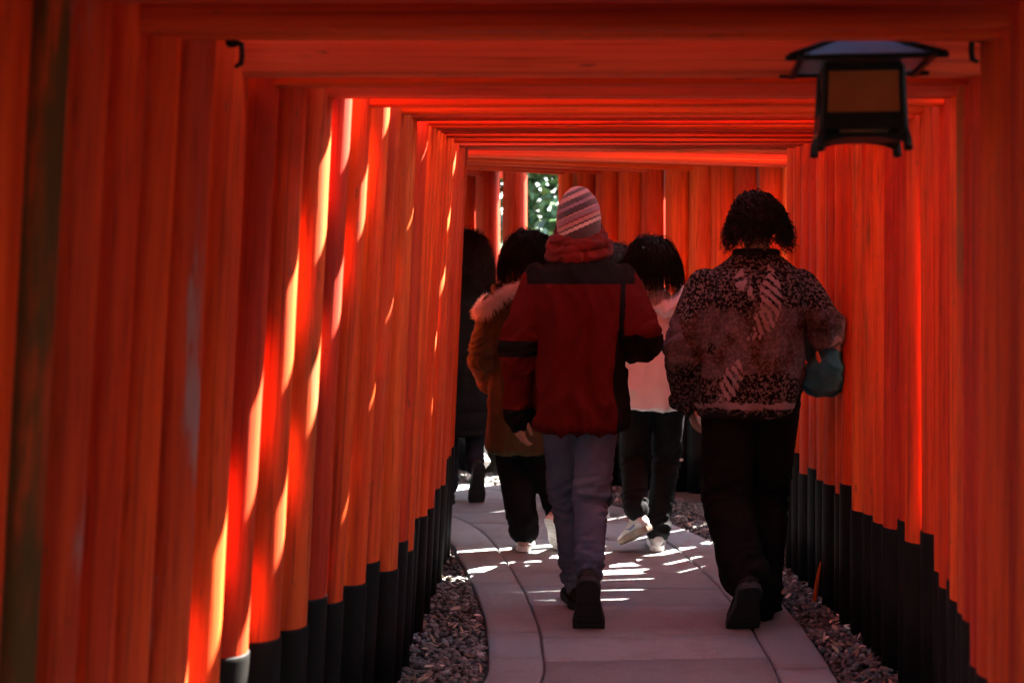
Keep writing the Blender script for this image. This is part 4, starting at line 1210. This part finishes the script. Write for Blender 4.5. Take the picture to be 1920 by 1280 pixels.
# ================================================================== hanging lantern
def lantern():
    L = empty('hanging_lantern', (.775, 3.17, 1.694), R(-8))
    tag(L, 'black iron lantern with roof coloured skylight blue and amber panels hanging under the torii beams', 'lantern')
    m_roof, nt, b = new_mat('skylight_blue_roof_metal')
    n = noise(nt, coords(nt), 30, 4)
    nt.links.new(mixc(nt, n, (.10, .17, .26), (.15, .24, .35)), b.inputs['Base Color']); b.inputs['Roughness'].default_value = .4  # blue cast of skylight painted into the roof's base colour
    m_pan, nt, b = new_mat('amber_panel')
    n = noise(nt, coords(nt), 18, 4)
    nt.links.new(mixc(nt, n, (.55, .21, .07), (.72, .32, .12)), b.inputs['Base Color']); b.inputs['Roughness'].default_value = .35
    b.inputs['Transmission Weight'].default_value = .45; b.inputs['IOR'].default_value = 1.1
    L.scale = (.92, .92, .78)
    H0, H1 = .015, .205
    def half(z): return .100 - .012 * (z - H0) / (H1 - H0)
    for sx in (-1, 1):
        for sy in (-1, 1):
            f = MB(); a, c = half(H0) - .002, half(H1)
            f.tube([(sx * (a + .003), sy * (a + .003), -.028), (sx * (a + .002), sy * (a + .002), .0), (sx * (a - .004), sy * (a - .004), .03), (sx * c, sy * c, H1)], [.011, .010, .009, .008], 4, False)
            f.build('corner_post', M_IRON, L, False)
            k = MB(); k.ell((sx * (a + .003), sy * (a + .003), -.026), (.012, .012, .009), 10, 6); k.build('foot', M_IRON, L)
    for k in range(4):
        rot = Matrix.Rotation(k * math.pi / 2, 3, 'Z')
        w = half(.13)
        pan = MB(); pan.box(rot @ Vector((0, w - .008, .135)), (2 * w - .02, .003, .125), rot); pan.build('panel', m_pan, L, False)
        rl = MB(); rl.box(rot @ Vector((0, half(.05) - .004, .052)), (2 * half(.05) - .012, .010, .046), rot); rl.build('lower_rail', M_IRON, L, False)
        br = MB(); br.box(rot @ Vector((0, half(.02), .022)), (.11, .012, .006), rot); br.build('rail_strip', plain('worn_brass', (.16, .11, .05), .5, .3, 40, .1), L, False)
        ur = MB(); ur.box(rot @ Vector((0, half(.2) - .004, .203)), (2 * half(.2) - .01, .012, .024), rot); ur.build('upper_rail', M_IRON, L, False)
        ap = MB()   # arched apron
        pts = []
        ww = half(0) - .006
        for i in range(9):
            x = -ww + 2 * ww * i / 8
            pts.append((x, .013)); 
        lo = [(x, -.012 + .020 * math.cos(x / ww * math.pi / 2) ** .6) for x, _ in pts]
        vs = [rot @ Vector((x, half(0) - .002, z)) for x, z in pts] + [rot @ Vector((x, half(0) - .002, z)) for x, z in lo] + [rot @ Vector((x, half(0) - .010, z)) for x, z in pts] + [rot @ Vector((x, half(0) - .010, z)) for x, z in lo]
        fs = []
        for i in range(8):
            fs += [(i, i + 1, 9 + i + 1, 9 + i), (18 + i + 1, 18 + i, 27 + i, 27 + i + 1), (9 + i, 9 + i + 1, 27 + i + 1, 27 + i), (i + 1, i, 18 + i, 18 + i + 1)]
        ap.add(vs, fs); ap.build('apron', M_IRON, L, False)
        ev = MB(); ev.box(rot @ Vector((0, .150, .219)), (.37, .013, .013), rot); ev.build('eave_bar', M_IRON, L, False)
    fl = MB(); fl.box((0, 0, .01), (.18, .18, .008)); fl.build('floor_plate', M_IRON, L, False)
    rf = MB(); e = .148
    def sq(h, z): return [Vector((x * h, y * h, z)) for x, y in ((-1, -1), (1, -1), (1, 1), (-1, 1))]
    rf.rings([sq(e, .222), sq(e + .002, .228), sq(.095, .262), sq(.04, .292), sq(.022, .300)])
    roof = rf.build('roof', m_roof, L, False)
    for sx in (-1, 1):
        for sy in (-1, 1):
            rb = MB(); rb.tube([(sx * .175, sy * .175, .222), (sx * .095, sy * .095, .267), (sx * .025, sy * .025, .303)], [.007, .007, .006], 6, False); rb.build('ridge_bar', M_IRON, roof)
    hk = MB(); hk.tube([(0, 0, .295), (0, 0, .40)], [.008, .008], 8); hk.tube([(0, 0, .31), (0, 0, .318)], [.018, .018], 10); hk.build('hanger', M_IRON, L)
lantern()

# iron hooks on the posts
def hook(loc, rz, label):
    h = MB()
    h.tube([(0, 0, .03), (.012, 0, .034), (.024, 0, .028), (.026, 0, -.006), (.022, 0, -.028), (.008, 0, -.034)], [.007, .008, .008, .008, .008, .006], 8)
    h.tube([(-.012, 0, .032), (.004, 0, .030)], [.014, .012], 8)
    o = h.build('iron_hook', M_IRON, None)
    o.location = loc; o.rotation_euler = (0, 0, rz); o.scale = (.8, .8, .8)
    tag(o, label, 'hook')
hook((-.612, 3.13, 1.885), R(-20), 'small black iron hook fixed to a torii post far from the lantern')
hook((1.028, 3.13, 1.895), R(200), 'small black iron hook on the torii post beside the hanging lantern')

# splinter of wood leaning on the black bases
sp = MB(); sp.tube([(0, 0, 0), (.012, 0, .10), (.028, 0, .19)], [(.011, .004), (.009, .004), (.003, .002)], 6)
o = sp.build('wood_splinter', M_POST, None); o.location = (1.285, 6.05, -.01)
tag(o, 'red wood splinter leaning on the black post bases beside the gravel', 'splinter')
# ================================================================== trees beyond the tunnel
def crown_mesh(name, seed, rx, rz, n_clump, per, leaf, mat, zlow=-1.0):
    r = np.random.default_rng(seed)
    c = r.normal(size=(n_clump, 3)); c /= np.linalg.norm(c, axis=1)[:, None]
    c *= (r.uniform(.25, 1.0, n_clump) ** .6)[:, None] * np.array([rx, rx, rz])
    c += .15 * rx * r.normal(size=c.shape)
    cs = r.uniform(.16, .34, n_clump) * rx
    P = np.repeat(c, per, 0) + r.normal(size=(n_clump * per, 3)) * np.repeat(cs, per)[:, None] * np.array([.6, .6, .42])
    n = len(P)
    ln = leaf * r.uniform(.7, 1.4, n)
    v = np.array([(-1, 0, 0), (0, .45, .1), (1, 0, -.15), (0, -.45, .1)])
    q = v[None] * ln[:, None, None]
    q = np.einsum('nij,nkj->nki', rotmats(n, r, .7), q) + P[:, None]
    me = np_mesh(name, q.reshape(-1, 3), np.arange(n * 4).reshape(-1, 4), mat)
    a = me.attributes.new('tone', 'FLOAT', 'POINT')
    tone = np.repeat(np.clip(np.repeat(r.uniform(.1, .9, n_clump), per) + r.normal(0, .15, n), 0, 1), 4)
    a.data.foreach_set('value', tone.astype(np.float32))
    return me, c
def trunk_mesh(seed, h, r0, crown_c, cz, nl=14):
    rr = random.Random(seed)
    mb = MB()
    pts = [(0, 0, -.3)]
    x = y = 0
    for i in range(1, 9):
        x += rr.uniform(-.06, .06) * h * .12; y += rr.uniform(-.06, .06) * h * .12
        pts.append((x, y, h * i / 8))
    mb.tube(pts, [r0 * (1.25 - i / 8.5) for i in range(9)], 9, False)
    for i in range(nl):
        t = crown_c[i * 7 % len(crown_c)]
        k = rr.randint(3, 7)
        a = Vector(pts[k]); b = Vector((t[0], t[1], cz + t[2]))
        m = (a + b) / 2 + Vector((0, 0, .15 * (b - a).length))
        mb.tube([a, m, b], [r0 * .35, r0 * .2, r0 * .06], 6, False)
    me = mb.mesh('trunk'); me.materials.append(M_BARK)
    return me
TREES = []
for k, (h, rx, rz, leaf, mat) in enumerate([(6.5, 1.9, 2.3, .085, M_LEAF), (5.5, 1.7, 1.9, .075, M_LEAF2), (8.0, 2.1, 3.0, .09, M_LEAF)]):
    cm, cc = crown_mesh('crown', 60 + k, rx, rz, 110, 75, leaf, mat)
    tm = trunk_mesh(80 + k, h - rz * .6, .16 + .03 * k, cc, h - rz)
    TREES.append((cm, tm, h - rz))
SHR = []
for k, mat in enumerate((M_LEAF2, M_LEAF)):
    cm, cc = crown_mesh('foliage', 70 + k, .9, .8, 60, 70, .05, mat)
    tm = trunk_mesh(90 + k, 1.0, .04, cc, .75, 8)
    SHR.append((cm, tm, .75))
TLAB = ['dark evergreen broadleaf tree growing outside the torii tunnel', 'paler bright green tree growing outside the torii tunnel', 'tall dark evergreen tree growing outside the torii tunnel']
def gz(x, y):
    d = max(abs(x - .4) - 3, 0) + max(y - 12, 0)
    return -.035 + min(d * .05, 2.5)
def tree(k, x, y, s, rz):
    t = empty('broadleaf_tree', (x, y, gz(x, y) - .05), rz)
    cm, tm, cz = TREES[k]
    obj('crown', cm, t, (0, 0, cz * s), None, (s, s, s)); obj('trunk', tm, t, None, None, (s, s, s))
    tag(t, TLAB[k], 'tree', 'trees outside the tunnel, kind %s' % ('dark', 'pale', 'tall')[k])
def shrub(k, x, y, s, rz):
    t = empty('leafy_shrub', (x, y, gz(x, y) - .05), rz)
    cm, tm, cz = SHR[k]
    obj('foliage', cm, t, (0, 0, cz * s), None, (s, s, s)); obj('stem', tm, t, None, None, (s, s, s))
    tag(t, ['light green leafy shrub behind the gaps between the far torii posts', 'dark green leafy shrub behind the far torii posts'][k], 'shrub', ['light green shrubs', 'dark green shrubs'][k])
for k, x, y, s, rz in [(1, -.6, 16.8, .9, .4), (2, .2, 19.5, 1, 1.1), (1, 2.6, 16.6, .9, 2.9), (0, -2.9, 16.2, 1, 4.4), (2, -1.2, 23, 1.2, 5.5), (0, 1.8, 22, 1.2, .9), (0, 1.2, 17.5, 1, 0), (1, -1.6, 19, 1, 1), (2, -3.8, 21, 1, 2), (0, 4.2, 20, 1.1, 3), (2, 1.0, 25, 1.2, 4), (1, -6.5, 17, 1, 5), (1, 4.6, 14, .9, 2.2), (2, 7.5, 17, 1.1, 1),
                       (0, -5.2, 10.5, 1, 1.4), (0, 6.2, 8.5, .9, 5), (2, 7.8, 4, 1.1, 2), (1, 6.0, 0, 1, 4), (2, -6.0, 4.5, 1.1, .5), (0, -6.2, -.5, 1.1, 2.5), (1, -2.5, -6.5, 1, 3.3), (0, 1.5, -6, 1, .7), (2, 4.5, -5, 1, 1.9)]:
    tree(k, x, y, s, rz)
for k, x, y, s, rz in [(0, -.3, 13.2, 1, 0), (1, .7, 14.4, 1.3, 1), (0, -1.7, 12.8, 1.1, 2), (1, -.9, 15.5, 1.5, 3), (0, 1.9, 13.4, 1.2, 4), (1, -3.0, 13.6, 1.3, 5), (0, .4, 16, 1.5, 2.5)]:
    shrub(k, x, y, s, rz)
